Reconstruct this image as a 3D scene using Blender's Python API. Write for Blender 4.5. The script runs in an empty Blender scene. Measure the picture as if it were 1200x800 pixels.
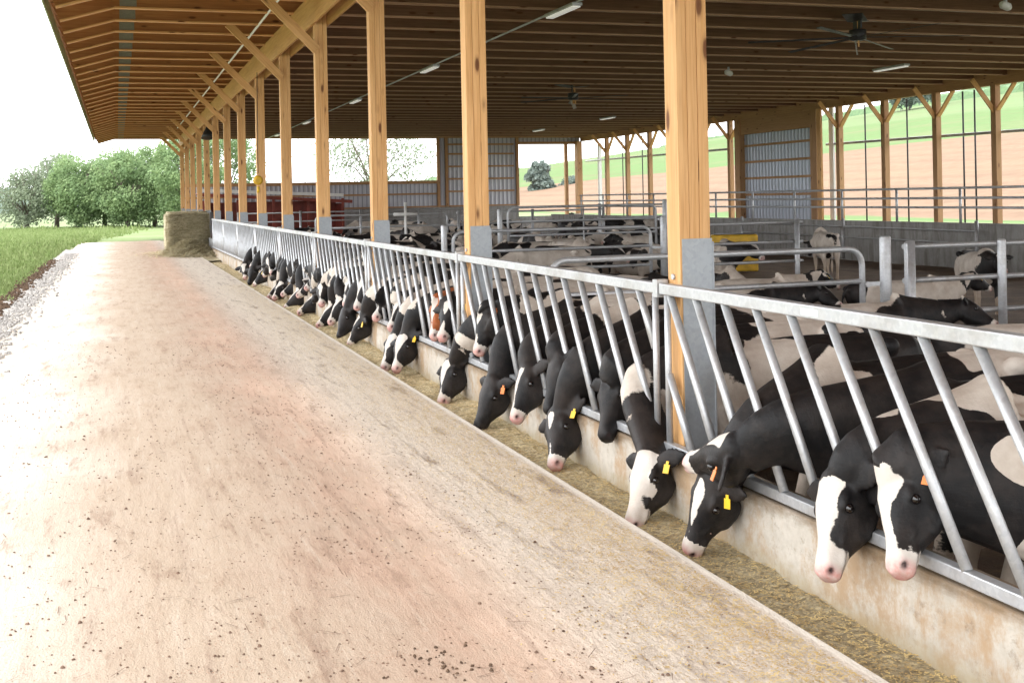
import bpy, math, random
import numpy as np
from mathutils import Vector, Matrix, noise, Quaternion
random.seed(7); np.random.seed(7)
PI = math.pi
SC = bpy.context.scene
COL = SC.collection
V = Vector

# ------------------------------------------------------------------ node helpers
class NT:
    def __init__(s, name, disp=False):
        s.m = bpy.data.materials.new(name); s.m.use_nodes = True
        s.t = s.m.node_tree; s.t.nodes.clear()
        s.out = s.n('ShaderNodeOutputMaterial')
        s.b = s.n('ShaderNodeBsdfPrincipled')
        s.l(s.b.outputs[0], s.out.inputs[0])
    def n(s, t, **k):
        x = s.t.nodes.new(t)
        for a, v in k.items(): setattr(x, a, v)
        return x
    def l(s, a, b): s.t.links.new(a, b)
    def val(s, sock, v):
        if hasattr(v, 'is_output') or isinstance(v, bpy.types.NodeSocket): s.l(v, sock)
        else:
            if isinstance(v, tuple) and len(v) == 3 and sock.type == 'RGBA': v = (*v, 1)
            sock.default_value = v
    def set(s, **k):
        M = dict(color='Base Color', rough='Roughness', metal='Metallic', normal='Normal', spec='Specular IOR Level',
                 sheen='Sheen Weight', emit='Emission Color', estr='Emission Strength', trans='Transmission Weight', sss='Subsurface Weight')
        for a, v in k.items(): s.val(s.b.inputs[M[a]], v)
    def co(s, kind='Object'): return s.n('ShaderNodeTexCoord').outputs[kind]
    def uv(s): return s.n('ShaderNodeUVMap').outputs[0]
    def pos(s): return s.n('ShaderNodeNewGeometry').outputs['Position']
    def map(s, v, scale=(1, 1, 1), loc=(0, 0, 0)):
        x = s.n('ShaderNodeMapping'); s.l(v, x.inputs[0]); s.val(x.inputs['Scale'], scale); s.val(x.inputs['Location'], loc); return x.outputs[0]
    def noise(s, v, scale, detail=4, rough=.55, dist=0, out='Fac'):
        x = s.n('ShaderNodeTexNoise'); s.l(v, x.inputs['Vector']); x.inputs['Scale'].default_value = scale
        x.inputs['Detail'].default_value = detail; x.inputs['Roughness'].default_value = rough; x.inputs['Distortion'].default_value = dist
        return x.outputs[out]
    def vor(s, v, scale, feature='F1', out='Distance', rnd=1):
        x = s.n('ShaderNodeTexVoronoi', feature=feature); s.l(v, x.inputs['Vector']); x.inputs['Scale'].default_value = scale
        x.inputs['Randomness'].default_value = rnd; return x.outputs[out]
    def ramp(s, f, stops, interp='LINEAR'):
        x = s.n('ShaderNodeValToRGB'); x.color_ramp.interpolation = interp; s.l(f, x.inputs[0]); e = x.color_ramp.elements
        while len(e) < len(stops): e.new(.5)
        for i, (p, c) in enumerate(stops):
            e[i].position = p
            if not isinstance(c, tuple): c = (c, c, c)
            e[i].color = (*c, 1)
        return x.outputs[0]
    def mix(s, f, a, b, mode='MIX'):
        x = s.n('ShaderNodeMix', data_type='RGBA', blend_type=mode); s.val(x.inputs[0], f); s.val(x.inputs[6], a); s.val(x.inputs[7], b); return x.outputs[2]
    def math(s, op, a, b=0, c=0):
        x = s.n('ShaderNodeMath', operation=op); s.val(x.inputs[0], a); s.val(x.inputs[1], b); s.val(x.inputs[2], c); return x.outputs[0]
    def rng(s, v, a, b, c=0, d=1, smooth=False):
        x = s.n('ShaderNodeMapRange'); s.l(v, x.inputs[0])
        if smooth: x.interpolation_type = 'SMOOTHSTEP'
        for i, q in enumerate((a, b, c, d)): x.inputs[1 + i].default_value = q
        return x.outputs[0]
    def sep(s, v):
        x = s.n('ShaderNodeSeparateXYZ'); s.l(v, x.inputs[0]); return x.outputs
    def attr(s, name, out='Fac'): return s.n('ShaderNodeAttribute', attribute_name=name).outputs[out]
    def rand(s): return s.n('ShaderNodeObjectInfo').outputs['Random']
    def bump(s, h, strength=.3, dist=.01, normal=None):
        x = s.n('ShaderNodeBump'); s.l(h, x.inputs['Height']); x.inputs['Strength'].default_value = strength; x.inputs['Distance'].default_value = dist
        if normal: s.l(normal, x.inputs['Normal'])
        return x.outputs[0]

M = {}
def mat_wood(name, a, b, knots=True, age=0.0):
    t = NT(name); uv = t.uv(); r = t.rand()
    off = t.n('ShaderNodeCombineXYZ'); t.l(t.math('MULTIPLY', r, 37.0), off.inputs[0]); t.l(t.math('MULTIPLY', r, 91.0), off.inputs[1])
    va = t.n('ShaderNodeVectorMath', operation='ADD'); t.l(uv, va.inputs[0]); t.l(off.outputs[0], va.inputs[1]); p = va.outputs[0]
    g1 = t.noise(t.map(p, (28, 1.1, 1)), 1.0, 5, .6, .6)
    g2 = t.noise(t.map(p, (120, 3, 1)), 1.0, 3, .6)
    g3 = t.noise(t.map(p, (3, .5, 1)), 1.0, 3, .5)
    c = t.mix(t.rng(g1, .3, .7), a, b)
    c = t.mix(t.math('MULTIPLY', t.rng(g2, .45, .75), .35), c, (a[0]*.55, a[1]*.45, a[2]*.4))
    c = t.mix(t.math('MULTIPLY', t.rng(g3, .5, .8), .35), c, (a[0]*.72, a[1]*.62, a[2]*.55))
    c = t.mix(.35, c, t.mix(1, c, t.ramp(r, [(0, .72), (1, 1.12)]), 'MULTIPLY'))
    if knots:
        d = t.vor(t.map(p, (6.5, 2.1, 1)), 1.0)
        k = t.ramp(d, [(0, 1.0), (.10, .9), (.15, .25), (.22, 0)])
        c = t.mix(k, c, (.13, .045, .015))
    if age: c = t.mix(age, c, (.20, .17, .14))
    t.set(color=c, rough=.62, spec=.3, normal=t.bump(g1, .25, .003))
    M[name] = t.m
mat_wood('lumber', (.62, .33, .125), (.80, .49, .23))
mat_wood('joist_lumber', (.36, .14, .05), (.48, .22, .085))  # joist sides darker than the other lumber, weaker light painted in
mat_wood('shaded_joist', (.18, .095, .055), (.26, .14, .082))  # inner ceiling wood, light fall-off inside the barn painted as darker colour
mat_wood('nailer', (.56, .27, .10), (.72, .42, .19))  # underside boards lighter, light bounced off the ground put into the colour
mat_wood('shaded_nailer', (.42, .245, .15), (.55, .35, .22))  # inner underside boards, darker copy with the interior shade painted in
mat_wood('plywood_lumber', (.55, .28, .10), (.72, .42, .17), knots=False)
mat_wood('old_lumber', (.42, .22, .09), (.55, .32, .15), age=.15)

def mat_metal(name, col, metal=.55, rough=.42, dirt=.25, dirtcol=(.23, .17, .11), spangle=True):
    t = NT(name); p = t.co('Object')
    s = t.vor(p, 55, out='Color'); sv = t.sep(s)[0]
    n = t.noise(p, 4, 5); n2 = t.noise(p, 30, 4)
    c = t.mix(t.rng(sv, 0, 1, 0, .35 if spangle else .05), col, (col[0]*.6, col[1]*.62, col[2]*.66))
    c = t.mix(t.math('MULTIPLY', t.rng(n, .5, .75), dirt), c, dirtcol)
    t.set(color=c, metal=metal, rough=t.rng(n2, .3, .7, rough-.08, rough+.15), normal=t.bump(n2, .08, .002))
    M[name] = t.m
mat_metal('galvanised', (.54, .55, .56), dirt=.45, dirtcol=(.20, .15, .10))
mat_metal('galvanised_dirty', (.48, .48, .48), dirt=.6)
mat_metal('metal_wrap', (.36, .385, .41), metal=.25, rough=.5, dirt=.3, dirtcol=(.3, .26, .2))
mat_metal('dark_metal', (.05, .05, .055), metal=.3, rough=.4, dirt=.2, spangle=False)
mat_metal('truss_plate', (.30, .30, .26), metal=.3, rough=.5, dirt=.3)
mat_metal('blade_metal', (.55, .52, .48), metal=.6, rough=.3, dirt=.1, spangle=False)

def mat_flat(name, col, rough=.55, var=.15, scale=6, **k):
    t = NT(name); n = t.noise(t.co('Object'), scale, 5)
    c = t.mix(t.rng(n, .3, .7), col, tuple(x*(1-var*2) for x in col))
    t.set(color=c, rough=rough, normal=t.bump(n, .1, .004), **k); M[name] = t.m
mat_flat('yellow_tag', (.90, .56, .02), .4)
mat_flat('orange_tag', (.85, .22, .02), .4)
mat_flat('red_tag', (.70, .02, .02), .4)
mat_flat('yellow_plastic', (.80, .48, .03), .45, .2)
mat_flat('red_paint', (.27, .05, .03), .6, .25, 3)
mat_flat('white_paint', (.78, .77, .74), .4, .05)
mat_flat('eave_trim', (.42, .52, .30), .5, .1)
mat_flat('black_rubber', (.02, .02, .02), .5)
mat_flat('sticker', (.62, .74, .82), .4, .03)
mat_flat('hoof', (.05, .045, .035), .6)

def mk():
    t = NT('eye'); t.set(color=(.006, .004, .004), rough=.08, spec=.7); M['eye'] = t.m
    # corrugated metal siding
    t = NT('corrugated'); p = t.co('Object'); x = t.sep(p)
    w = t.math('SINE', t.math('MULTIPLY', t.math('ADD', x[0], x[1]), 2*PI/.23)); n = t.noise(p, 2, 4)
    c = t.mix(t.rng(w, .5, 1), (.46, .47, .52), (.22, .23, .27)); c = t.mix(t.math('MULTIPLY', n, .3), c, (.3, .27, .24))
    t.set(color=c, rough=.45, metal=.3, normal=t.bump(w, .6, .02)); M['corrugated'] = t.m
    t = NT('translucent_panel'); p = t.co('Object'); x = t.sep(p)
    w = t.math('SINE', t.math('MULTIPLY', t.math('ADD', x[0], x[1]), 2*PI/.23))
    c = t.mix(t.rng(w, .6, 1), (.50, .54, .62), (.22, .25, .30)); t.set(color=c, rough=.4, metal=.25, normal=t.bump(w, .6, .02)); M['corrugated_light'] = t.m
    # concrete
    def conc(name, a, b, stain, amt, wall=True):
        t = NT(name); p = t.pos(); n = t.noise(p, 2.2, 6, .65); n2 = t.noise(p, 14, 5, .6); n3 = t.noise(t.map(p, (3, 3, .5)), 1.5, 5, .7, .4)
        c = t.mix(t.rng(n, .35, .65), a, b); c = t.mix(t.math('MULTIPLY', t.rng(n2, .45, .7), .35), c, (a[0]*.7, a[1]*.68, a[2]*.65))
        c = t.mix(t.math('MULTIPLY', t.rng(n3, .42, .68, smooth=True), amt), c, stain)
        t.set(color=c, rough=.85, spec=.2, normal=t.bump(n2, .35, .006)); M[name] = t.m; return t
    conc('concrete_grey', (.36, .36, .35), (.27, .27, .265), (.12, .10, .08), .45)
    conc('concrete_dark', (.38, .37, .35), (.28, .27, .255), (.10, .08, .06), .55)
    t = NT('curb_concrete'); p = t.pos(); z = t.sep(p)[2]
    n = t.noise(p, 2.0, 6, .65); n2 = t.noise(p, 18, 5, .6); n3 = t.noise(t.map(p, (1.8, 1.8, 1.2)), 1.3, 8, .78, .15); n4 = t.noise(t.map(p, (5, 1.6, 5)), 1.5, 6, .75)
    c = t.mix(t.rng(n, .35, .65), (.56, .52, .455), (.44, .395, .33)); c = t.mix(t.math('MULTIPLY', t.rng(n2, .45, .7), .4), c, (.32, .28, .23))
    c = t.mix(t.math('MULTIPLY', t.rng(n3, .44, .62, smooth=True), .8), c, (.36, .23, .12)); c = t.mix(t.rng(t.noise(t.map(p, (7, 7, 7)), 1.3, 6, .8), .56, .7, 0, .6), c, (.17, .115, .07))
    zz = t.math('ADD', z, t.math('MULTIPLY', n4, .22)); c = t.mix(t.rng(zz, .24, .33, 0, .8, True), c, (.17, .115, .065))
    c = t.mix(t.rng(zz, .10, -.02, 0, .55, True), c, (.40, .33, .20))
    t.set(color=c, rough=.85, spec=.2, normal=t.bump(n2, .4, .006)); M['curb_concrete'] = t.m
    # driveway
    t = NT('driveway'); p = t.pos(); s = t.sep(p)
    big = t.noise(p, .55, 5, .6); mid = t.noise(t.map(p, (3.4, .7, 1)), 1.5, 7, .72); fine = t.noise(p, 38, 5, .7); grit = t.noise(p, 130, 2, .5)
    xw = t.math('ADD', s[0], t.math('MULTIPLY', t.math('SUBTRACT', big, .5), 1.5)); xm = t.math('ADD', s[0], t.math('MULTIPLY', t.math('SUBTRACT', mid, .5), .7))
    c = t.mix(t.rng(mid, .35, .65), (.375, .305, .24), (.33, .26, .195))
    c = t.mix(t.math('MULTIPLY', t.rng(xw, .35, 1.35, 0, .95, True), t.rng(mid, .2, .6)), c, t.mix(t.rng(xw, .9, 1.6), (.30, .20, .15), (.50, .355, .275)))     # red-brown track, tone set darker in sun and lighter in eave shade
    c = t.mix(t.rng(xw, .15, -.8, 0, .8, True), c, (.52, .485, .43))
    c = t.mix(t.rng(xm, 1.25, 1.85, 0, .9, True), c, t.mix(t.rng(fine, .35, .65), (.78, .70, .59), (.62, .545, .45)))   # bare concrete near the kerb
    c = t.mix(t.math('MULTIPLY', t.rng(mid, .54, .68, smooth=True), .65), c, (.22, .15, .11))
    sm = t.noise(t.map(p, (3.2, 1.6, 1), (9, 2, 0)), 4.5, 6, .75); c = t.mix(t.math('MULTIPLY', t.rng(sm, .58, .70), t.rng(xw, -.6, .6, .25, .6)), c, (.20, .13, .095)); c = t.mix(t.rng(sm, .42, .30, 0, .35), c, (.46, .41, .34))
    c = t.mix(t.rng(fine, .60, .74, 0, .55), c, (.32, .20, .13)); c = t.mix(t.rng(fine, .36, .26, 0, .4), c, (.48, .43, .36))
    sk = t.noise(t.map(p, (9, .55, 1)), 1.4, 5, .7); c = t.mix(t.math('MULTIPLY', t.rng(sk, .54, .70), t.rng(xw, -.9, .2, .15, .5)), c, (.21, .145, .11)); c = t.mix(t.rng(sk, .42, .28, 0, .35), c, (.46, .42, .36))
    v = t.vor(p, 26, out='Distance'); vm = t.noise(p, 1.7, 4, .7)
    c = t.mix(t.math('MULTIPLY', t.rng(v, .17, .09), t.rng(vm, .52, .62)), c, (.13, .07, .045))
    v2 = t.vor(p, 60, out='Distance'); vm2 = t.noise(t.map(p, (1, 1, 1), (5, 3, 1)), 2.7, 4, .7)
    c = t.mix(t.math('MULTIPLY', t.rng(v2, .22, .12), t.rng(vm2, .48, .6)), c, (.25, .14, .09))
    c = t.mix(t.rng(s[0], 2.372, 2.385, 0, .6), c, (.84, .79, .70))
    h = t.math('ADD', t.math('MULTIPLY', fine, .6), t.math('MULTIPLY', mid, 1.6)); t.set(color=c, rough=.95, spec=.15, normal=t.bump(t.math('ADD', h, t.math('MULTIPLY', grit, .4)), .7, .012)); M['driveway'] = t.m
    # trough feed
    t = NT('feed'); p = t.pos(); n = t.noise(p, 22, 6, .7); n2 = t.noise(p, 3, 5, .6); v = t.vor(p, 85, out='Color')
    c = t.ramp(n, [(.28, (.22, .165, .095)), (.42, (.50, .40, .24)), (.56, (.70, .59, .37)), (.70, (.82, .73, .52))])
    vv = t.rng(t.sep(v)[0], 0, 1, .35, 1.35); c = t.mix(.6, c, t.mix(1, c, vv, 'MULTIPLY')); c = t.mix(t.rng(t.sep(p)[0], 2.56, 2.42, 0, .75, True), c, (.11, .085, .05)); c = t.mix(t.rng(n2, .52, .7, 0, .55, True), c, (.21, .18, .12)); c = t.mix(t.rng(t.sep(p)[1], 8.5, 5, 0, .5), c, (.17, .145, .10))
    t.set(color=c, rough=.95, spec=.1, normal=t.bump(n, .9, .02)); M['feed'] = t.m
    t = NT('hay'); p = t.co('Object'); n = t.noise(t.map(p, (6, 6, 26)), 1.0, 6, .75, .8); n2 = t.noise(p, 3, 4)
    c = t.ramp(n, [(.3, (.17, .145, .085)), (.44, (.46, .40, .26)), (.64, (.70, .62, .44))]); c = t.mix(t.rng(n2, .45, .7, 0, .5), c, (.32, .28, .17))
    t.set(color=c, rough=.95, spec=.1, normal=t.bump(n, 1, .03)); M['hay'] = t.m
    for nm, a, b in (('straw_bit', (.74, .58, .28), (.50, .34, .14)), ('hay_bit', (.58, .51, .33), (.36, .31, .18)), ('dirt_clod', (.20, .135, .10), (.10, .065, .048)), ('leaf_litter', (.115, .075, .05), (.06, .042, .03))):
        t = NT(nm); n = t.noise(t.pos(), 9, 3); c = t.mix(t.rng(n, .35, .65), a, b); t.set(color=c, rough=.95, spec=.1); M[nm] = t.m
    t = NT('gravel'); p = t.pos(); v = t.vor(p, 26, out='Color'); c = t.mix(t.sep(v)[0], (.20, .19, .18), (.34, .32, .30)); d = t.vor(p, 26)
    c = t.mix(t.rng(d, .45, .7), c, (.35, .32, .29)); t.set(color=c, rough=.9, normal=t.bump(d, -.8, .02)); M['gravel'] = t.m
    t = NT('stone'); r = t.noise(t.pos(), 17, 2); c = t.mix(t.rng(r, .3, .7), (.17, .16, .15), (.38, .36, .34)); t.set(color=c, rough=.9); M['stone'] = t.m
    t = NT('bedding'); p = t.pos(); n = t.noise(p, 1.2, 6, .7); n2 = t.noise(p, 16, 6, .7)
    c = t.mix(t.rng(n, .35, .65), (.12, .082, .055), (.24, .17, .115)); c = t.mix(t.rng(n2, .55, .7, 0, .6), c, (.30, .22, .13))
    t.set(color=c, rough=.9, normal=t.bump(n2, .9, .04)); M['bedding'] = t.m
    # grass ground
    t = NT('grass_ground'); p = t.pos(); n = t.noise(p, .35, 5, .6); n2 = t.noise(p, 7, 5, .7); n3 = t.noise(t.map(p, (.25, 1.2, 1)), .16, 4)
    c = t.mix(t.rng(n2, .3, .7), (.12, .175, .06), (.18, .23, .10)); c = t.mix(t.rng(n, .45, .7, 0, .6), c, (.17, .19, .11))
    c = t.mix(t.rng(n3, .5, .62, 0, .5), c, (.24, .22, .15)); y = t.sep(p)[1]
    c = t.mix(t.rng(y, 60, 260, 0, .35), c, (.26, .31, .22)); t.set(color=c, rough=.95, spec=.1, normal=t.bump(n2, .8, .05)); M['grass_ground'] = t.m  # far grass paled, distance haze painted into the colour
    t = NT('hill'); p = t.pos(); s = t.sep(p); n = t.noise(p, .02, 4); n2 = t.noise(p, .9, 4, .7); st = t.math('SINE', t.math('MULTIPLY', s[0], 1.1))
    xx = t.math('ADD', s[0], t.math('MULTIPLY', n, 26)); br = t.mix(t.rng(n2, .3, .7), (.165, .105, .066), (.225, .150, .098)); br = t.mix(t.rng(st, .2, 1, 0, .25), br, (.12, .065, .042))
    gr = t.mix(t.rng(n2, .3, .7), (.085, .14, .045), (.11, .17, .06)); gr2 = t.mix(t.rng(n2, .3, .7), (.11, .16, .065), (.135, .185, .08))
    gr = t.mix(t.rng(xx, 165, 175), gr, gr2)
    c = t.mix(t.rng(xx, 56, 57), gr, br); xb = t.math('ADD', xx, t.math('MULTIPLY', s[1], .34)); c = t.mix(t.rng(xb, 152, 154), c, gr); tr = t.noise(t.map(p, (.35, .012, 1)), 1.0, 4, .6); c = t.mix(t.rng(tr, .5, .75, 0, .4), c, (.13, .085, .055)); n5 = t.noise(p, .05, 5, .6); c = t.mix(t.rng(n5, .5, .7, 0, .35), c, (.19, .15, .09)); c = t.mix(.06, c, (.22, .24, .25))  # last mix paints a thin haze over the hill colours
    t.set(color=c, rough=1, spec=.05); M['hill'] = t.m
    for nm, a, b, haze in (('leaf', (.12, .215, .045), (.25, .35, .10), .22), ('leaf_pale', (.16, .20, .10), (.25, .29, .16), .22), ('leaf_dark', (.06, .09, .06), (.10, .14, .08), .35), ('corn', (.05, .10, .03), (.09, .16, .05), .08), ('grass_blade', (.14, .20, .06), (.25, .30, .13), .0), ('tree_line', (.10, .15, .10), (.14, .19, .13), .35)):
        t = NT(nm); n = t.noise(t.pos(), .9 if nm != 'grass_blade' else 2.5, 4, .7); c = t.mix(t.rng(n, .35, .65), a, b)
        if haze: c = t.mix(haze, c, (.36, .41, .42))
        t.set(color=c, rough=.75, spec=.2)
        if nm.startswith('leaf') or nm == 'grass_blade':
            tr = t.n('ShaderNodeBsdfTranslucent'); t.l(c, tr.inputs[0]); mx = t.n('ShaderNodeMixShader'); mx.inputs[0].default_value = .35
            t.l(t.b.outputs[0], mx.inputs[1]); t.l(tr.outputs[0], mx.inputs[2]); t.l(mx.outputs[0], t.out.inputs[0])
        M[nm] = t.m
    t = NT('bark'); n = t.noise(t.map(t.pos(), (5, 5, 1)), 2, 5, .7); c = t.mix(n, (.06, .045, .035), (.24, .20, .17)); t.set(color=c, rough=.95); M['bark'] = t.m
    t = NT('tube_light'); t.set(color=(.85, .85, .8), rough=.4, emit=(1, .97, .9), estr=.35); M['tube_light'] = t.m
    # cow coats
    def coat(name, dark, dark2):
        t = NT(name); f = t.attr('coat'); pk = t.attr('pink'); dk = t.attr('dark'); hz = t.attr('hgt'); p = t.co('Object')
        n = t.noise(p, 26, 4, .6); n2 = t.noise(p, 5, 5, .65); n3 = t.noise(p, 90, 3, .6); n4 = t.noise(t.map(p, (9, 9, 40)), 3, 4, .7)
        f2 = t.math('ADD', f, t.math('MULTIPLY', t.math('SUBTRACT', n, .5), .16)); f2 = t.math('ADD', f2, t.math('MULTIPLY', t.math('SUBTRACT', n4, .5), .10))
        w = t.rng(f2, -.012, .022)
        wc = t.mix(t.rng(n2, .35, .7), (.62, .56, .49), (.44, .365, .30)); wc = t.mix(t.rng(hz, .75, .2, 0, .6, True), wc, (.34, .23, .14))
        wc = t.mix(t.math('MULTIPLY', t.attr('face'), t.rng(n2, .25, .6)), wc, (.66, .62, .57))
        bc = t.mix(t.rng(n2, .42, .70), dark, dark2); nd = t.noise(p, 11, 6, .75); bc = t.mix(t.math('MULTIPLY', t.rng(nd, .55, .75), .35), bc, (dark[0]*.5+.055, dark[1]*.5+.045, dark[2]*.5+.038))
        wr = t.noise(t.map(p, (34, 8, 8)), 1.0, 3, .6, 1.2)
        c = t.mix(w, bc, wc); c = t.mix(t.math('MULTIPLY', t.math('MULTIPLY', pk, w), t.rng(n, .35, .6, .45, .95)), c, (.56, .27, .24)); c = t.mix(dk, c, (.02, .012, .012))
        t.set(color=c, rough=t.mix(w, (.5, .5, .5), (.75, .75, .75)), spec=.22, normal=t.bump(t.math('ADD', n3, n4), .35, .004, t.bump(wr, .16, .012))); M[name] = t.m
    coat('coat_black', (.010, .0095, .010), (.034, .027, .024)); coat('coat_red', (.30, .085, .025), (.40, .13, .05))
mk()

# ------------------------------------------------------------------ mesh helpers
class MB:
    def __init__(s): s.v = []; s.f = []; s.uv = []; s.sm = []
    def quad(s, a, b, c, d, uv=None, smooth=False):
        i = len(s.v); s.v += [tuple(a), tuple(b), tuple(c), tuple(d)]; s.f.append((i, i+1, i+2, i+3)); s.uv += uv or [(0, 0), (1, 0), (1, 1), (0, 1)]; s.sm.append(smooth)
    def beam(s, p0, p1, w, d, side=None):
        """box from p0 to p1, w across 'side', d across the other"""
        p0 = V(p0); p1 = V(p1); t = (p1-p0); L = t.length; t.normalize()
        if side is None: side = V((1, 0, 0)) if abs(t.x) < .8 else V((0, 1, 0))
        side = V(side); side = (side - t*side.dot(t)).normalized(); up = t.cross(side)
        c = [side*(sx*w/2)+up*(sy*d/2) for sx, sy in ((-1, -1), (1, -1), (1, 1), (-1, 1))]
        i = len(s.v); s.v += [tuple(p0+k) for k in c]+[tuple(p1+k) for k in c]
        ou = random.uniform(0, 20); ov = random.uniform(0, 20); per = [0, w, w+d, 2*w+d, 2*w+2*d]
        for k in range(4):
            k2 = (k+1) % 4; s.f.append((i+k, i+k2, i+4+k2, i+4+k)); a, b = ou+per[k], ou+per[k+1]
            s.uv += [(a, ov), (b, ov), (b, ov+L), (a, ov+L)]; s.sm.append(False)
        s.f.append((i+3, i+2, i+1, i)); s.uv += [(0, 0), (w, 0), (w, d*.2), (0, d*.2)]; s.sm.append(False)
        s.f.append((i+4, i+5, i+6, i+7)); s.uv += [(0, 0), (w, 0), (w, d*.2), (0, d*.2)]; s.sm.append(False)
    def box(s, x0, x1, y0, y1, z0, z1):
        dx, dy, dz = x1-x0, y1-y0, z1-z0; c = V(((x0+x1)/2, (y0+y1)/2, (z0+z1)/2)); m = max(dx, dy, dz)
        if m == dz: s.beam((c.x, c.y, z0), (c.x, c.y, z1), dx, dy, (1, 0, 0))
        elif m == dy: s.beam((c.x, y0, c.z), (c.x, y1, c.z), dx, dz, (1, 0, 0))
        else: s.beam((x0, c.y, c.z), (x1, c.y, c.z), dy, dz, (0, 1, 0))
    def tube(s, pts, r, n=8, cap=True):
        pts = [V(p) for p in pts]; R = r if isinstance(r, (list, tuple)) else [r]*len(pts)
        prev = None; base = len(s.v)
        for k, p in enumerate(pts):
            t = (pts[min(k+1, len(pts)-1)]-pts[max(k-1, 0)]).normalized()
            a = prev if prev else (V((0, 0, 1)) if abs(t.z) < .9 else V((1, 0, 0)))
            a = (a - t*a.dot(t)).normalized(); prev = a; b = t.cross(a)
            for j in range(n):
                q = 2*PI*j/n; s.v.append(tuple(p+(a*math.cos(q)+b*math.sin(q))*R[k]))
        for k in range(len(pts)-1):
            for j in range(n):
                j2 = (j+1) % n; o = base+k*n; s.f.append((o+j, o+j2, o+n+j2, o+n+j)); s.uv += [(j/n*.2, k), (j/n*.2+.02, k), (j/n*.2+.02, k+1), (j/n*.2, k+1)]; s.sm.append(True)
        if cap:
            for o, rev in ((base, True), (base+(len(pts)-1)*n, False)):
                f = list(range(o, o+n)); f = f[::-1] if rev else f; s.f.append(tuple(f)); s.uv += [(0, 0)]*n; s.sm.append(False)
    def mesh(s, name):
        me = bpy.data.meshes.new(name); me.from_pydata(s.v, [], s.f)
        u = me.uv_layers.new(name='UVMap'); u.data.foreach_set('uv', np.array(s.uv, dtype='f').ravel())
        me.polygons.foreach_set('use_smooth', s.sm); me.update(); return me
    def build(s, name, mat, parent=None, loc=None, bevel=0):
        me = s.mesh(name); me.materials.append(M[mat]); return link(name, me, parent, loc, bevel)
def link(name, me, parent=None, loc=None, bevel=0):
    o = bpy.data.objects.new(name, me); COL.objects.link(o)
    if parent: o.parent = parent
    if loc is not None: o.location = loc
    if bevel:
        b = o.modifiers.new('bevel', 'BEVEL'); b.width = bevel; b.segments = 2; b.limit_method = 'ANGLE'
    return o
def tag(o, label=None, cat=None, group=None, kind=None):
    if label: o['label'] = label
    if cat: o['category'] = cat
    if group: o['group'] = group
    if kind: o['kind'] = kind
    return o
def empty(name, loc=(0, 0, 0), label=None, cat=None, group=None, rz=0):
    o = bpy.data.objects.new(name, None); COL.objects.link(o); o.location = loc; o.rotation_euler.z = rz; o.empty_display_size = .1
    return tag(o, label, cat, group)
def copy_tree(o, parent=None):
    c = o.copy(); COL.objects.link(c); c.parent = parent
    for ch in list(o.children): copy_tree(ch, c)
    return c

# ------------------------------------------------------------------ dimensions
PX = 2.915                      # outer face of the front posts
PY0, FY0, BAY, NP = 5.68, 5.83, 4.0, 14    # first visible post, spacing
YE = 57.83                      # gable wall
XB = 23.8                       # rear post line
FL = -.35                       # pen floor
EX = -.97                       # eave

# ------------------------------------------------------------------ ground
def zhill(x, y):
    if x < 40: z = 0
    else:
        xx = min(x, 285); z = .146*max(0, xx-46); z *= 1-.42*min(1, max(0, (y-300)/320))
        if x > 285: z -= (x-285)*.02
    return z-.05+(.35*noise.noise(V((x*.02, y*.02, 0))) if x > 60 or y > 90 or x < -30 else 0)
def sheet(name, xs, ys, mat, skip=None, zf=zhill, kind='structure', label=None):
    v = [(x, y, zf(x, y)) for y in ys for x in xs]; n = len(xs); f = []
    for j in range(len(ys)-1):
        for i in range(n-1):
            if skip and skip((xs[i]+xs[i+1])/2, (ys[j]+ys[j+1])/2): continue
            k = j*n+i; f.append((k, k+1, k+n+1, k+n))
    me = bpy.data.meshes.new(name); me.from_pydata(v, [], f); me.materials.append(M[mat]); me.polygons.foreach_set('use_smooth', [True]*len(f))
    o = link(name, me); tag(o, label, kind=kind); return o
xs = [-900, -500, -300, -200, -140, -100, -70, -50, -35, -25, -18, -13, -9, -6, -4, -2.6, -1.6, 0, 2.4, 8, 14, 24.3, 30, 40]
xh = [40, 46, 52, 60, 70, 85, 100, 115, 130, 150, 170, 190, 210, 230, 250, 270, 285, 300, 340, 400, 550, 900]
ys = [-60, -30, -8, 0, 10, 20, 30, 40, 52.5, 57.9, 64, 72, 82, 95, 110, 130, 150, 180, 220, 260, 310, 370, 450, 600, 800, 1100, 1600]
sheet('grass_field', xs, ys, 'grass_ground', skip=lambda x, y: (-1.6 < x < 24.3 and -8 < y < 57.9 and not (x < 2.4 and y > 52.5)), label='flat green grass field around the barn')
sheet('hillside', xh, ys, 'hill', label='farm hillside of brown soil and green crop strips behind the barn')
def cornz():
    mb = MB(); rows = 60
    ysr = list(np.linspace(60, 900, 420))
    for (x, hh) in ((236, 2.6), (252, 2.8), (268, 2.8), (284, 3.0)):
        top = [hh*(.75+.5*noise.noise(V((y*.21, x, 0)))+.25*random.random()) for y in ysr]
        for k in range(len(ysr)-1):
            y0, y1 = ysr[k], ysr[k+1]; z0, z1 = zhill(x, y0), zhill(x, y1)
            mb.quad((x, y0, z0-.5), (x, y1, z1-.5), (x+2, y1, z1+top[k+1]), (x+2, y0, z0+top[k]))
            mb.quad((x+2, y0, z0+top[k]), (x+2, y1, z1+top[k+1]), (x+13, y1, zhill(x+13, y1)+hh*.8), (x+13, y0, zhill(x+13, y0)+hh*.8))
    tag(mb.build('corn_crop', 'corn'), 'dark green band of tall crop along the hill crest', 'crop', kind='stuff')
cornz()
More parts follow.
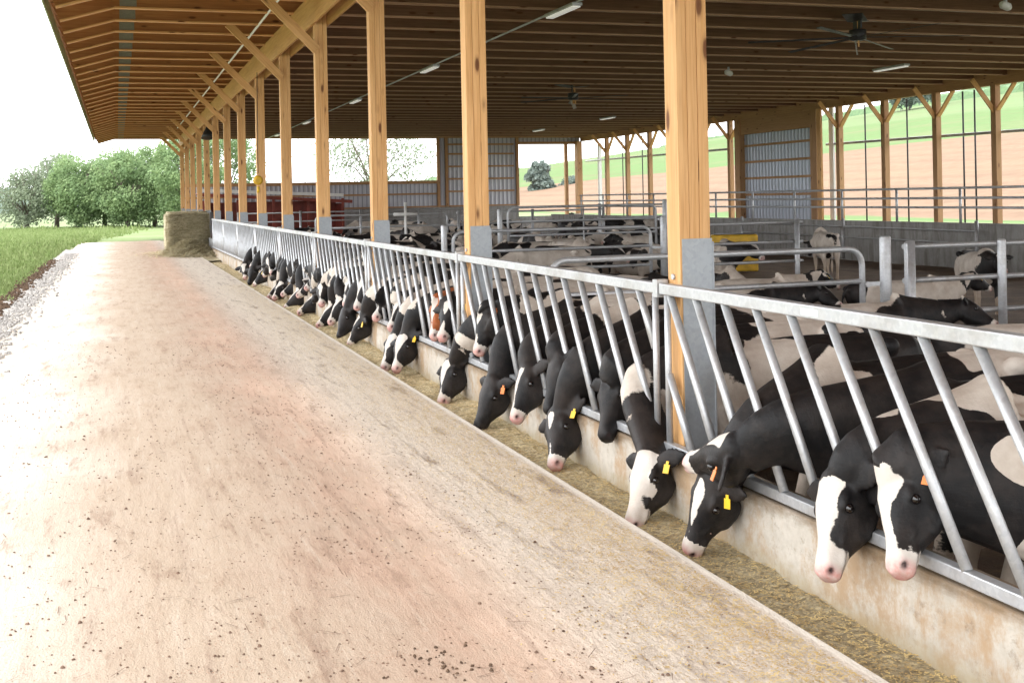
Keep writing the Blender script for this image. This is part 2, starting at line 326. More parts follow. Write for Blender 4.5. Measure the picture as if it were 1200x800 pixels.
def drive(name, x0, x1, y0, y1, z, label):
    nx = max(2, int((x1-x0)/.25)); ny = int((y1-y0)/.5)
    def zf(x, y): return z+.012*noise.noise(V((x*1.3, y*.5, 0)))*(0 if x > 1.6 else 1)
    return sheet(name, list(np.linspace(x0, x1, nx)), list(np.linspace(y0, y1, ny)), 'driveway', zf=zf, label=label)
drive('driveway', -1.6, 1.80, -6, 54, .010, 'dusty pinkish brown driveway beside the feed trough')
# kerb slab with a real edge down to the trough
mb = MB(); mb.box(1.75, 2.41, -6, 53.5, -.3, .004); o = mb.build('feed_apron', 'driveway'); tag(o, 'pale concrete apron slab ending at the feed trough', kind='structure')
mb = MB(); mb.box(2.405, 3.1, -6, 57.7, -.42, -.15); o = mb.build('trough_floor', 'curb_concrete'); tag(o, 'concrete floor of the feed trough', kind='structure')
def zf(x, y):
    a = .5+.9*noise.noise(V((x*1.1, y*.45, 3.1)))+.35*noise.noise(V((x*5, y*5, 1)))
    a = max(0, min(1, a)); edge = math.sin(PI*min(1, max(0, (x-2.38)/.52)))
    far = min(1, max(0, (y-6)/5)); return -.155+.004-.03*max(0, 1-(x-2.41)/.12)+a*(.05+.06*far)*(.4+.6*edge)+.03*max(0, (x-2.65)/.2)*a+.012*noise.noise(V((x*24, y*24, 7)))
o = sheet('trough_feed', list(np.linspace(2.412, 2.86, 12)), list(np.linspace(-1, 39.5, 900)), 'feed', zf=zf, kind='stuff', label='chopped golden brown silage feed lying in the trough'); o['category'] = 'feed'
fl = sheet('pen_floor', list(np.linspace(3.0, 24.3, 60)), list(np.linspace(-8, YE, 140)), 'bedding', zf=lambda x, y: FL+.05*noise.noise(V((x*.8, y*.8, 0)))+.02*noise.noise(V((x*4, y*4, 0))), label='dark trampled bedding floor of the cattle pens')
# gravel verge, leaf litter
sheet('gravel_verge', list(np.linspace(-1.85, -1.22, 6)), list(np.linspace(-4, 46, 120)), 'gravel', zf=lambda x, y: .030-.04*(x+1.85)/.63+.03*noise.noise(V((x*3, y*3, 0)))+.012*noise.noise(V((x*11, y*11, 0))), label='strip of pale gravel along the driveway edge')

def scatter(name, n, fn, mat, label, cat):
    """fn(i) -> centre, size, flatness, twig?"""
    vs = []; fs = []
    for i in range(n):
        c, s, fl, tw = fn(i); k = len(vs); a = random.uniform(0, 2*PI); ca, sa = math.cos(a), math.sin(a)
        if tw:
            L = s; w = s*tw; z1 = random.uniform(-.3, .5)*s*fl; p = [(-L, -w, 0), (L, -w, z1), (L, w, z1), (-L, w, 0)]
            for x, y, z in p: vs.append((c[0]+x*ca-y*sa, c[1]+x*sa+y*ca, c[2]+max(z, 0)+.003))
            fs.append((k, k+1, k+2, k+3))
        else:
            m = 6; pts = []
            for j in range(m):
                q = 2*PI*j/m; r = s*random.uniform(.65, 1.2); pts.append((r*math.cos(q), r*math.sin(q), 0))
            for x, y, z in pts: vs.append((c[0]+x*ca-y*sa, c[1]+x*sa+y*ca, c[2]-s*.1))
            for x, y, z in pts: vs.append((c[0]+(x*ca-y*sa)*.6, c[1]+(x*sa+y*ca)*.6, c[2]+s*fl*random.uniform(.5, 1)))
            for j in range(m): j2 = (j+1) % m; fs.append((k+j, k+j2, k+m+j2, k+m+j))
            fs.append(tuple(range(k+m, k+2*m)))
    me = bpy.data.meshes.new(name); me.from_pydata(vs, [], fs); me.materials.append(M[mat]); o = link(name, me); return tag(o, label, cat, kind='stuff')
R = random.uniform
def clump(): 
    return None
scatter('gravel_stones', 5000, lambda i: ((random.gauss(-1.48, .13), 1+41*random.random()**1.5, .02), R(.012, .035), .7, 0), 'stone', 'loose pale stones along the driveway edge', 'gravel')
scatter('leaf_litter', 3000, lambda i: ((random.gauss(-1.84, .08)+.12*noise.noise(V((i*.0, 0, 0))), 3+34*random.random()**1.3, .01+R(0, .03)), R(.015, .045), .8, 0), 'leaf_litter', 'brown leaves and soil between gravel and grass', 'leaf litter')
cl = [(R(-1, 1.6), 2.2+14*random.random()**1.4) for _ in range(160)]+[(1.27, 3.45), (1.42, 3.35), (1.3, 3.05), (1.18, 2.95), (1.42, 2.9)]*5
def f_clod(i):
    c = random.choice(cl); return ((c[0]+random.gauss(0, .22), c[1]+random.gauss(0, .22), .012), abs(random.gauss(0, .0042))+.002, .7, 0)
scatter('dirt_clods', 1000, f_clod, 'dirt_clod', 'small dark clods scattered over the driveway', 'dirt')
scatter('driveway_crumbs', 5500, lambda i: ((R(-1.2, 1.75) if i % 2 else random.gauss(.9, .45), 1.8+14*random.random()**1.5, .012), R(.0015, .0065), .7, 0), 'dirt_clod', 'tiny brown crumbs strewn over the dusty driveway', 'dirt')
mp = [(1.30, 3.46, .04), (1.42, 3.36, .05), (1.27, 3.05, .09), (1.33, 2.92, .08), (1.16, 2.98, .09), (1.05, 3.95, .07), (1.52, 2.78, .06)]
def f_man(i):
    c = mp[i % len(mp)]; return ((c[0]+random.gauss(0, c[2]), c[1]+random.gauss(0, c[2]*1.3), .012+R(0, .006)), R(.0025, .009), .7, 0)
scatter('manure_clumps', 420, f_man, 'leaf_litter', 'dark dried clumps lying on the driveway near the trough', 'dirt')
tw = [(1.27, 3.45), (1.42, 3.35), (1.15, 3.4)]
scatter('dry_twigs', 900, lambda i: ((*( (lambda c: (c[0]+random.gauss(0, .07), c[1]+random.gauss(0, .06)))(random.choice(tw)) if i % 3 == 0 else (R(-1, 1.8), 2+10*random.random()**1.4)), .014), R(.012, .05), .5, .035), 'dirt_clod', 'thin dry stalks lying on the driveway', 'straw')
def f_feed(i):
    if i % 5 < 3: x = 2.345-abs(random.gauss(0, .30)); z = .010
    else: x = R(2.49, 2.86); z = zf(x, 0)*0-.115+R(-.01, .02)
    y = 1.5+22*random.random()**2.1
    if i % 5 >= 3: z = zf(x, y)+.006
    return ((x, y, z), R(.0022, .0075), .6, .4)
scatter('spilled_feed', 80000, f_feed, 'straw_bit', 'golden feed flakes spilled over the apron and trough', 'feed')
# grass tufts
def grass():
    vs = []; fs = []
    for i in range(42000):
        y = 8+84*random.random()**1.15; x = -1.9-abs(random.gauss(0, 1))*y*.15+.35*noise.noise(V((0, y*.8, 0)))+max(0, (y-47))*R(0, .12)
        big = noise.noise(V((x*.5, y*.3, 5))) > .25; h = R(.03, .10)*(2.6 if big and y > 24 and random.random() < .3 else 1)*(1+y/160); a = R(0, PI); w = .012*(1+y/14)
        k = len(vs); dx, dy = math.cos(a)*w, math.sin(a)*w; lx, ly = R(-.5, .5)*h, R(-.5, .5)*h
        vs += [(x-dx, y-dy, -.06), (x+dx, y+dy, -.06), (x+lx*.5+dx*.6, y+ly*.5+dy*.6, h*.6), (x+lx, y+ly, h)]; fs += [(k, k+1, k+2), (k, k+2, k+3)]
    me = bpy.data.meshes.new('grass_tufts'); me.from_pydata(vs, [], fs); me.materials.append(M['grass_blade']); tag(link('grass_tufts', me), 'bright green grass and weeds beside the gravel', 'grass', kind='stuff')
grass()

# ------------------------------------------------------------------ trees
def tree(x, y, h, w, leafmat, label, group, n=5200, trunk_h=.22, ls=.16, bare=0, tr=.16):
    t = empty('tree', (x, y, -.05), label, 'tree', group)
    mb = MB(); th = h*trunk_h; tips = []
    lean = R(-.15, .15)
    mb.tube([(0, 0, -.1), (lean*.3, 0, th*.6), (lean, R(-.1, .1), th*1.3)], [tr*1.3, tr, tr*.8], 8)
    for k in range(9):
        a = 2*PI*k/9+R(-.3, .3); r = w*.5*R(.35, .9); zt = h*R(.45, .95); p0 = V((lean, 0, th*R(.8, 1.3))); p2 = V((r*math.cos(a)+lean, r*math.sin(a), zt)); p1 = p0.lerp(p2, .5)+V((0, 0, h*.06))
        mb.tube([p0, p1, p2], [tr*.5, tr*.3, tr*.1], 6)
        for q in range(5 if bare else 2):
            s0 = p1.lerp(p2, R(.0, .9)); s2 = s0+V((R(-1, 1), R(-1, 1), R(.1, 1)))*w*.2; mb.tube([s0, s0.lerp(s2, .5)+V((0, 0, .05)), s2], [tr*.16, tr*.1, tr*.04], 5); tips.append(s2)
    mb.build('trunk', 'bark', t)
    vs = []; fs = []; blobs = []
    for k in range(46):
        zz = R(.16, 1.0); a = R(0, 2*PI); prof = math.sin(PI*min(1, max(.08, (1.05-zz)*1.02)))**.6
        r = w*.5*prof*math.sqrt(R(.15, 1))*.85; blobs.append((V((r*math.cos(a), r*math.sin(a), h*zz*.94)), w*R(.10, .19)))
    for i in range(n):
        c, br = random.choice(blobs); d = V((random.gauss(0, 1), random.gauss(0, 1), random.gauss(0, .8))); d = d.normalized()*br*(R(.5, 1.1)) if not bare else d*br*.75
        p = c+d; k = len(vs); s = ls*R(.4, 1.3); q = V((random.gauss(0, 1), random.gauss(0, 1), random.gauss(0, 1))).normalized(); e = q.orthogonal().normalized()*s; g = q.cross(e).normalized()*s*.6
        vs += [tuple(p-e), tuple(p+g), tuple(p+e), tuple(p-g)]; fs.append((k, k+1, k+2, k+3))
    me = bpy.data.meshes.new('crown'); me.from_pydata(vs, [], fs); me.materials.append(M[leafmat]); link('crown', me, t)
    return t
LT = 'row of leafy trees left of the barn'
trees = [(-6.3, 92, 4.2, 4.0, 'leaf_pale', 'pale grey green thin tree at the left end of the tree row'),
         (-4.4, 95, 5.3, 4.4, 'leaf_pale', 'tall sparse grey green tree second from the left of the row'),
         (-2.7, 90, 5.0, 4.2, 'leaf', 'rounded green tree left of the middle of the tree row'),
         (-.9, 93, 5.2, 4.2, 'leaf', 'green tree in the middle of the tree row'),
         (.7, 88, 5.1, 4.4, 'leaf', 'broad green tree right of the middle of the row'),
         (2.7, 91, 5.7, 4.6, 'leaf', 'green tree second nearest to the barn in the row'),
         (4.7, 86, 6.3, 5.2, 'leaf', 'tallest green tree of the row, beside the barn posts'),
         (7.6, 88, 6.6, 5.0, 'leaf', 'large green tree seen between the front barn posts')]
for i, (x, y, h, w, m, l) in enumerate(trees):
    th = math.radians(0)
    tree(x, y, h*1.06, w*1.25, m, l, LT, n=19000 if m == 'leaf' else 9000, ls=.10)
tree(-14.6, 112, 4.0, 5.0, 'leaf_pale', 'small hazy bush tree at the far left edge', 'distant trees', n=3500, ls=.2)
tree(17.5, 82, 9.6, 9.5, 'leaf_pale', 'half bare tree with thin leaves behind the far wall', 'distant trees', n=11000, ls=.10, bare=1, tr=.17)
tree(66.0, 178, 7.5, 4.6, 'leaf_dark', 'dark round tree seen through the right gable opening', 'distant trees', n=5000, ls=.42, trunk_h=.1)
tree(72.5, 180, 4.6, 5, 'leaf_dark', 'small dark tree right of the round tree in the gable opening', 'distant trees', n=2500, ls=.4, trunk_h=.1)
tree(205, 262, 15, 17, 'leaf_dark', 'dark tree on the hill crest behind the rear posts', 'distant trees', n=4000, ls=.8, trunk_h=.1).location.z = zhill(205, 262)
tree(170, 272, 9, 9, 'leaf_pale', 'pale tree on the hill beside the front post', 'distant trees', n=2200, ls=.6, trunk_h=.1).location.z = zhill(170, 272)
mb = MB()
for k in range(260):
    x0 = -260+k*1.3; x1 = x0+1.3; a = 3.2+1.8*noise.noise(V((x0*.05, 0, 0)))+1.0*random.random(); b = 3.2+1.8*noise.noise(V((x1*.05, 0, 0)))+1.0*random.random()
    mb.quad((x0, 330, -1), (x1, 330, -1), (x1, 331, b*1.6), (x0, 331, a*1.6))
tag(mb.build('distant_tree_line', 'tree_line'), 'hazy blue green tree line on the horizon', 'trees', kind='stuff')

# ------------------------------------------------------------------ barn
barn = empty('barn', (PX, PY0, 0), 'open timber pole barn over cattle pens with wide eave overhang', 'barn'); BL = V(barn.location)
def bp(mb, name, mat, parent=None, bevel=0):
    o = mb.build(name, mat, parent or barn, bevel=bevel)
    o.location = (0, 0, 0) if parent else -BL
    return o
ZB0, ZB1 = 2.70+1.65, 3.17+1.65       # header bottom/top
# joists
JZ0 = ZB1; JD = .27
ys_j = [16.85-4*1.333+k*1.3333 for k in range(36)]
jm = MB()
jm.beam((-.02, 0, JZ0+JD/2), (PX+.2, 0, JZ0+JD/2), .045, JD, (0, 1, 0))
jm2 = MB()
# sloped tail board (prism)
def tail():
    v = [(.0, JZ0), (-.02, JZ0+JD), (-.93, JZ0+.02), (-.80, JZ0-.235)]; o = []
    for s in (-.0225, .0225): o += [(x, s, z) for x, z in v]
    i = len(jm.v); jm.v += o
    for f in ((0, 1, 2, 3), (7, 6, 5, 4), (0, 4, 5, 1), (1, 5, 6, 2), (2, 6, 7, 3), (3, 7, 4, 0)):
        jm.f.append(tuple(i+q for q in f)); jm.sm.append(False)
        for q in f: x, y, z = o[q]; jm.uv.append((z+3, x+7))
tail()
jme = jm.mesh('joist'); jme.materials.append(M['joist_lumber'])
jd = MB(); jd.beam((PX+.201, 0, JZ0+JD/2), (XB+.6, 0, JZ0+JD/2), .045, JD, (0, 1, 0)); jdm = jd.mesh('inner_span'); jdm.materials.append(M['shaded_joist'])
jn = MB(); jn.beam((.02, 0, JZ0-.014), (PX-.0, 0, JZ0-.014), .14, .026, (0, 1, 0)); jn.beam((-.80, 0, JZ0-.252), (.015, 0, JZ0-.016), .14, .026, (0, 1, 0)); jnm = jn.mesh('bottom_board'); jnm.materials.append(M['nailer'])
jo = MB(); jo.beam((PX+.24, 0, JZ0-.014), (XB-.02, 0, JZ0-.014), .12, .026, (0, 1, 0)); jom = jo.mesh('inner_board'); jom.materials.append(M['shaded_nailer'])
pm = MB(); pm.box(.10, .36, -.027, -.0235, JZ0+.01, JZ0+.2); pme = pm.mesh('truss_plate'); pme.materials.append(M['truss_plate'])
for y in ys_j:
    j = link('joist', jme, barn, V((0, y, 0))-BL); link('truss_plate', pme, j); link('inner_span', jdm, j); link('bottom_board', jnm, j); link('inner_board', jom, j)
# roof deck + eave
mb = MB(); mb.box(-.02, XB+1.2, 9.5, YE+.4, JZ0+JD+.003, JZ0+JD+.03); bp(mb, 'roof_deck', 'shaded_joist')
mb = MB(); mb.beam((-.02, (9.5+YE+.4)/2, JZ0+JD+.016), (-.98, (9.5+YE+.4)/2, JZ0+.03), YE+.4-9.5, .024, (0, 1, 0)); bp(mb, 'eave_deck', 'joist_lumber')
mb = MB(); mb.box(-.965, -.945, 9.5, YE+.42, JZ0-.25, JZ0+.0); bp(mb, 'eave_trim', 'eave_trim')
mb = MB(); mb.box(-.94, XB+1, YE+.41, YE+.45, JZ0-.05, JZ0+JD); bp(mb, 'gable_fascia', 'red_paint')
# front part of the roof over the camera (for light), same construction
mb = MB(); mb.box(-.02, XB+1.2, -7, 9.498, JZ0+JD+.003, JZ0+JD+.03); bp(mb, 'roof_deck', 'joist_lumber')
mb = MB(); mb.beam((-.02, 1.249, JZ0+JD+.016), (-.98, 1.249, JZ0+.03), 16.49, .024, (0, 1, 0)); bp(mb, 'eave_deck', 'joist_lumber')
# header beam: two ply, in segments
mb = MB()
for k in range(-3, 7):
    y0 = PY0+8*k; y1 = min(y0+7.995, YE)
    if y1 > y0: mb.box(PX-.045, PX-.003, y0, y1, ZB0, ZB1-.003); mb.box(PX+.193, PX+.235, y0, y1, ZB0, ZB1-.003)
bp(mb, 'header_beam', 'plywood_lumber', bevel=.003)
# front posts with galvanised wrap and knee brace
W, D = .19, .15
pm = MB()
pm.box(.0, W/3-.001, 0, D, -.4, ZB1-.02); pm.box(W/3+.001, 2*W/3-.001, .0015, D-.0015, -.4, ZB1-.02); pm.box(2*W/3+.001, W, 0, D, -.4, ZB1-.02)
pme = pm.mesh('front_post'); pme.materials.append(M['lumber'])
wm = MB()
wm.box(.012, W+.006, -.006, -.001, .2, 1.40); wm.box(W+.001, W+.006, -.001, D+.001, .2, 1.40); wm.box(.012, W+.006, D+.001, D+.006, .2, 1.40)
wm.box(W+.006, W+.014, -.012, .03, .2, 1.38)
wme = wm.mesh('metal_wrap'); wme.materials.append(M['metal_wrap'])
km = MB(); km.beam((.03, 0, ZB1-.87-1.65+1.65), (-.93, 0, ZB1+.10), .045, .14, (0, 1, 0)); kme = km.mesh('knee_brace'); kme.materials.append(M['lumber'])
bm_ = MB()
for z in (1.19, 1.03): bm_.tube([(-.012, D*.5, z), (.002, D*.5, z)], .016, 8)
bme = bm_.mesh('bolt'); bme.materials.append(M['galvanised'])
for k in range(-1, NP):
    y = PY0+BAY*k if k < NP-1 else YE-.16
    p = link('front_post', pme, barn, V((PX, y, 0))-BL, .004)
    link('metal_wrap', wme, p)
    if k > 0: q = link('knee_brace', kme, p, (0, -.026, 0)); 
    if k <= 8: link('bolt', bme, p)
# rear line
rm = MB(); rm.box(0, .18, 0, .2, -.4, 4.57); rme = rm.mesh('rear_post'); rme.materials.append(M['old_lumber'])
ra = MB(); ra.beam((.05, .1, 3.82), (-.72, .1, 4.72), .045, .14, (0, 1, 0)); rae = ra.mesh('knee_brace'); rae.materials.append(M['lumber'])
rb = MB(); rb.beam((.09, .0, 3.86), (.09, -.66, 4.57), .14, .045, (1, 0, 0)); rbe = rb.mesh('knee_brace'); rbe.materials.append(M['lumber'])
ry = [26.65+2.52*k for k in range(-2, 12)]
for k, y in enumerate(ry):
    if y > 57 or 36 < y < 40.9: continue
    p = link('rear_post', rme, barn, V((XB, y, 0))-BL)
    if not 35.5 < y < 40.5: link('knee_brace', rae, p); link('knee_brace', rbe, p)
mb = MB(); mb.box(XB-.01, XB+.19, 8, YE, 4.572, 4.97); bp(mb, 'rear_beam', 'old_lumber')
# rear wall panel between two posts with girts
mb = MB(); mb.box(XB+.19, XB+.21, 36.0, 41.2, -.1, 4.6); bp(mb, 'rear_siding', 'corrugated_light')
mb = MB()
for z in (1.5, 2.15, 2.8, 3.45, 4.1): mb.box(XB+.14, XB+.188, 36.0, 41.2, z, z+.09)
mb.box(XB-.05, XB+.19, 40.9, 41.3, -.3, 4.57); mb.box(XB-.03, XB+.2, 35.55, 35.95, -.3, 4.57)
mb.box(XB+.02, XB+.13, 36, 41, 3.95, 4.57)
bp(mb, 'girt', 'old_lumber')
mb = MB(); mb.box(XB+.23, XB+.30, 34.9, 35.15, -.2, 4.6); bp(mb, 'door_jamb', 'white_paint')
mb = MB(); mb.box(XB-.08, XB-.0, 35.2, 35.45, -.2, 4.57); bp(mb, 'yellow_jamb', 'lumber')
# curtain pipe and rods
mb = MB(); mb.tube([(XB+.3, 8, 3.1), (XB+.3, 35.4, 3.3)], .045, 8); mb.tube([(XB+.3, 42, 3.45), (XB+.3, YE, 3.5)], .045, 8)
bp(mb, 'curtain_pipe', 'galvanised_dirty')
for y in [25.9, 27.9, 28.4, 31.0, 33.2, 34.6, 44.3, 46.9, 48.1, 50.8, 53.1, 55.2]:
    mb = MB(); mb.tube([(XB+.35, y, 0), (XB+.35, y, 4.55)], .028, 6); bp(mb, 'curtain_rod', 'dark_metal')
# gable wall at the far end
G = YE
mb = MB(); mb.box(11.0, 20.2, G, G+.2, -.35, 1.18); mb.box(3.1, 10.995, G, G+.2, -.35, 1.18); mb.box(20.25, XB, G, G+.2, -.35, .6); bp(mb, 'concrete_base', 'concrete_grey')
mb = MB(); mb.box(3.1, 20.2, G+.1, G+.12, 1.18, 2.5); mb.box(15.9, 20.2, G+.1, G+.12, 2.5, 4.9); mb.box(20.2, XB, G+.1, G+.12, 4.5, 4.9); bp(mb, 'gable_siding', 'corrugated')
mb = MB()
mb.box(3.1, 15.9, G-.03, G+.098, 2.42, 2.58)
for z in (1.85,): mb.box(3.1, 15.88, G+.04, G+.098, z, z+.09)
mb.box(3.1, 20.19, G+.02, G+.098, 1.19, 1.27)
for z in (1.95, 2.6, 3.25, 3.9, 4.4): mb.box(16.35, 20.0, G+.04, G+.096, z, z+.09)
for x in (15.75, 16.2, 20.1): mb.box(x, x+.14, G-.06, G+.097, 1.19, 4.78)
mb.box(20.25, XB, G-.02, G+.097, 4.42, 4.56)
mb.box(3.1, XB, G-.04, G+.09, 4.78, 4.90)
bp(mb, 'girt', 'old_lumber')
mb = MB(); mb.box(23.5, 23.78, G-.3, G+.1, -.3, 4.57); mb.box(22.95, 23.12, G+.13, G+.3, -.3, 4.5); bp(mb, 'corner_post', 'old_lumber')
mb = MB(); mb.box(24.2, 24.35, G-1.6, G-1.4, 0, 4.4); bp(mb, 'downpipe', 'white_paint')
# conduits
mb = MB(); mb.tube([(2.45, 9, 4.80), (2.45, 50, 4.80)], .022, 6); bp(mb, 'eave_conduit', 'white_paint')
mb = MB(); mb.tube([(7.1, 9, 4.78), (7.1, YE, 4.78)], .022, 6); bp(mb, 'ceiling_conduit', 'galvanised')

# ------------------------------------------------------------------ ceiling lights, fans, small fittings
def light(x, y, label):
    t = empty('ceiling_light', (x, y, 4.82), label, 'light', 'strip lights under the barn ceiling')
    mb = MB(); mb.box(-.09, .09, -.65, .65, -.10, -.045); mb.build('housing', 'galvanised', t, bevel=.01)
    mb = MB(); mb.box(-.07, .07, -.62, .62, -.125, -.101); mb.build('lamp_cover', 'tube_light', t, bevel=.01)
    return t
for i, (x, y) in enumerate([(7.1, 17.9), (7.1, 26.6), (7.1, 35.6), (7.1, 45.4), (7.1, 54)]):
    light(x, y, ['largest strip light on the near ceiling conduit', 'strip light between two front posts, second on its conduit', 'small strip light, third along the ceiling conduit', 'tiny strip light, fourth along the ceiling conduit', 'faint strip light nearest the far wall on the conduit'][i])
for i, (x, y) in enumerate([(18.7, 24.6), (18.7, 42.5), (18.7, 50.5)]):
    light(x, y, ['strip light above the rear pens near the rear beam', 'strip light above the far rear corner, right of the fan', 'strip light by the gable wall siding'][i])
def fan(x, y, label, rot, R_):
    t = empty('ceiling_fan', (x, y, 4.82), label, 'ceiling fan', 'large ceiling fans', rot); t.scale = (.9, .9, .68)
    mb = MB(); mb.beam((.02, 0, -.05), (.05, 0, -.80), .14, .03, (1, .3, 0)); mb.build('drop_board', 'lumber', t)
    mb = MB(); mb.tube([(0, 0, -.34), (0, 0, -.36), (0, 0, -.62), (0, 0, -.65)], [.10, .17, .17, .10], 14); mb.build('motor', 'dark_metal', t)
    mb = MB(); mb.beam((0, 0, -.03), (0, 0, -.33), .34, .03, (.7, .7, 0)); mb.beam((-.6, -.1, -.03), (0, 0, -.12), .4, .02, (0, 1, 0)); mb.beam((.6, .1, -.03), (0, 0, -.12), .3, .02, (0, 1, 0)); mb.build('bracket', 'dark_metal', t)
    mb = MB(); mb.beam((-.02, .05, -.62), (0.10, .05, -1.0), .15, .03, (1, .3, 0)); mb.build('hub_cap', 'blade_metal', t)
    for k in range(6):
        a = 2*PI*k/6; d = V((math.cos(a), math.sin(a), 0)); mb = MB(); mb.beam(d*.15+V((0, 0, -.56)), d*R_+V((0, 0, -.60)), .10, .014, V((-math.sin(a), math.cos(a), .25))); mb.build('blade', 'dark_metal', t)
    return t
fan(12.9, 17.9, 'large dark ceiling fan with long blades, near the right edge', .62, 2.2)
fan(12.4, 30.6, 'smaller looking ceiling fan between the two front posts', .2, 1.9)
# pale wooden mount boards under fans
for (x, y, l) in ((14.0, 15.4, 'small white ceiling sensor near the big fan'), (14.6, 25.6, 'small white ceiling sensor left of the big front post')):
    t = empty('ceiling_sensor', (x, y, 4.8), l, 'sensor', 'ceiling sensors'); mb = MB(); mb.tube([(0, 0, .0), (0, 0, -.12)], .03, 8); mb.build('bracket', 'galvanised', t)
    mb = MB(); mb.tube([(-.10, 0, -.12), (-.06, 0, -.13), (.06, 0, -.17), (.1, 0, -.18)], [.04, .07, .07, .04], 10); mb.build('dome', 'white_paint', t)
t = empty('hanging_speaker', (3.02, 41.0, 4.3), 'small black horn hanging under the header near the far posts', 'horn')
mb = MB(); mb.tube([(0, 0, .1), (0, 0, -.1), (.0, -.05, -.3), (0, -.08, -.42)], [.03, .09, .2, .24], 12); mb.build('horn', 'black_rubber', t)
mb = MB(); mb.tube([(0, 0, .1), (0, 0, .5)], .015, 6); mb.build('bracket', 'dark_metal', t)
t = empty('yellow_reel', (2.80, 24.5, 2.1), 'yellow reel hanging on a cord beside a front post', 'reel')
mb = MB(); mb.tube([(0, -.04, 0), (0, -.02, 0), (0, .06, 0), (0, .08, 0)], [.06, .10, .10, .06], 14); mb.build('drum', 'yellow_plastic', t)
mb = MB(); mb.tube([(0, 0, .14), (.02, 0, 2.25)], .008, 5); mb.build('cord', 'black_rubber', t)
mb = MB(); mb.tube([(0, 0, -.13), (.0, 0, -.26)], .03, 6); mb.build('hook', 'yellow_plastic', t)

# ------------------------------------------------------------------ red shed inside far end
t = empty('red_shed', (7, 54.5, FL), 'low red open fronted shed behind the far posts', 'shed')
mb = MB(); mb.box(-3.3, 3.0, .9, .95, 0, 2.0); mb.box(-3.35, -3.25, -.9, .9, 0, 2.1); mb.box(2.95, 3.05, -.9, .9, 0, 1.85); mb.box(-3.3, 3, -.86, -.82, .0, .75); mb.build('wall', 'red_paint', t)
for x in (-3.3, -1.8, -.2, 1.4, 3.0): mb = MB(); mb.box(x-.06, x+.06, -.93, -.83, 0, 2.1); mb.build('door_post', 'red_paint', t)
mb = MB(); mb.beam((-3.6, 0, 2.42), (3.4, 0, 1.98), 2.3, .06, (0, 1, 0)); mb.build('roof', 'red_paint', t)
mb = MB(); mb.beam((-3.6, -1.19, 2.37), (3.4, -1.19, 1.93), .04, .14, (0, 1, 0)); mb.build('fascia', 'red_paint', t)
mb = MB(); mb.beam((-3.4, -1.1, 2.56), (3.0, -1.1, 2.24), .1, .14, (0, 1, 0)); mb.build('roof_edge', 'white_paint', t)

# ------------------------------------------------------------------ feed curb and back wall
t = MB(); t.box(2.85, 3.06, -5, 38.0, -.42, .21); o = t.build('feed_curb', 'curb_concrete', bevel=.012); tag(o, 'stained concrete curb wall under the slant bar fence', 'low wall')
t = MB(); t.box(2.85, 3.06, 38.01, YE, -.42, .5); o = t.build('end_curb', 'concrete_grey', bevel=.012); tag(o, 'short grey concrete curb behind the hay bale', 'low wall')
t = MB(); t.box(19.8, 20.0, 6, 52, -.45, .78); o = t.build('rear_wall', 'concrete_dark', bevel=.01); tag(o, 'long grey concrete wall behind the pens', 'wall')
t = empty('rear_railing', (19.9, 6, .78), 'galvanised pipe railing on top of the long rear wall', 'railing')
for z in (.38, .62, .87): mb = MB(); mb.tube([(0, 0, z), (0, 42.5, z)], .03, 8); mb.build('rail', 'galvanised', t)
for k in range(18): mb = MB(); mb.tube([(0, 0.2+2.48*k, 0), (0, .2+2.48*k, .9)], .035, 8); mb.build('railing_post', 'galvanised', t)
t = empty('wall_gate', (19.55, 22.6, 0), 'pipe panel hung against the rear wall', 'gate')
for z in (.3, .6): mb = MB(); mb.tube([(0, 0, z), (0, 11, z+.05)], .02, 8); mb.build('rail', 'galvanised_dirty', t)
for y in (0, 5.4, 11): mb = MB(); mb.tube([(0, y, -.3), (0, y, .85)], .045, 8); mb.build('upright', 'galvanised_dirty', t)
t = empty('yellow_trough', (14.6, 25.5, FL), 'yellow plastic box trough on the bedding near the rear wall', 'water trough')
mb = MB(); mb.beam((0, 0, .04), (0, 0, .95), 1.15, .6, (.88, -.47, 0)); mb.build('tank', 'yellow_plastic', t, bevel=.04)
mb = MB(); mb.beam((0, 0, .952), (0, 0, .966), 1.0, .45, (.88, -.47, 0)); mb.build('lid', 'dark_metal', t)

# ------------------------------------------------------------------ slant bar feed fence
RT0, RT1 = 1.093, 1.153
def make_panel():
    t = empty('feed_fence_panel')
    def part(name, mb, bevel=0): return mb.build(name, 'galvanised', t, bevel=bevel)
    mb = MB(); mb.box(-.075, -.015, .03, BAY-.03, RT0, RT1); part('top_rail', mb, .006)
    mb = MB(); mb.box(-.065, -.015, .03, BAY-.03, .225, .275); part('bottom_rail', mb, .005)
    for y in (.075, BAY-.075): mb = MB(); mb.tube([(-.045, y, .27), (-.045, y, RT0)], .019, 10); part('end_pipe', mb)
    z0, z1 = .272, RT0+.002; sl = .52/(z1-z0)
    for j in range(-2, 13):
        yt = BAY-.41-.3*j; a = V((-.045, yt, z1)); b = V((-.045, yt-.52, z0))
        if a.y > BAY-.09: k = (a.y-(BAY-.09))/.52; a = a.lerp(b, k)
        if b.y < .09: k = (.09-b.y)/(a.y-b.y) if a.y > .09 else 1; b = b.lerp(a, k)
        if (a-b).length < .15: continue
        mb = MB(); mb.tube([a, b], .0215, 10); part('slant_bar', mb)
    mb = MB(); mb.box(-.082, -.01, -.02, .028, RT0-.02, RT1+.02); mb.box(-.082, -.01, .028, .034, RT0-.02, RT1+.02); part('rail_clamp', mb, .004)
    return t
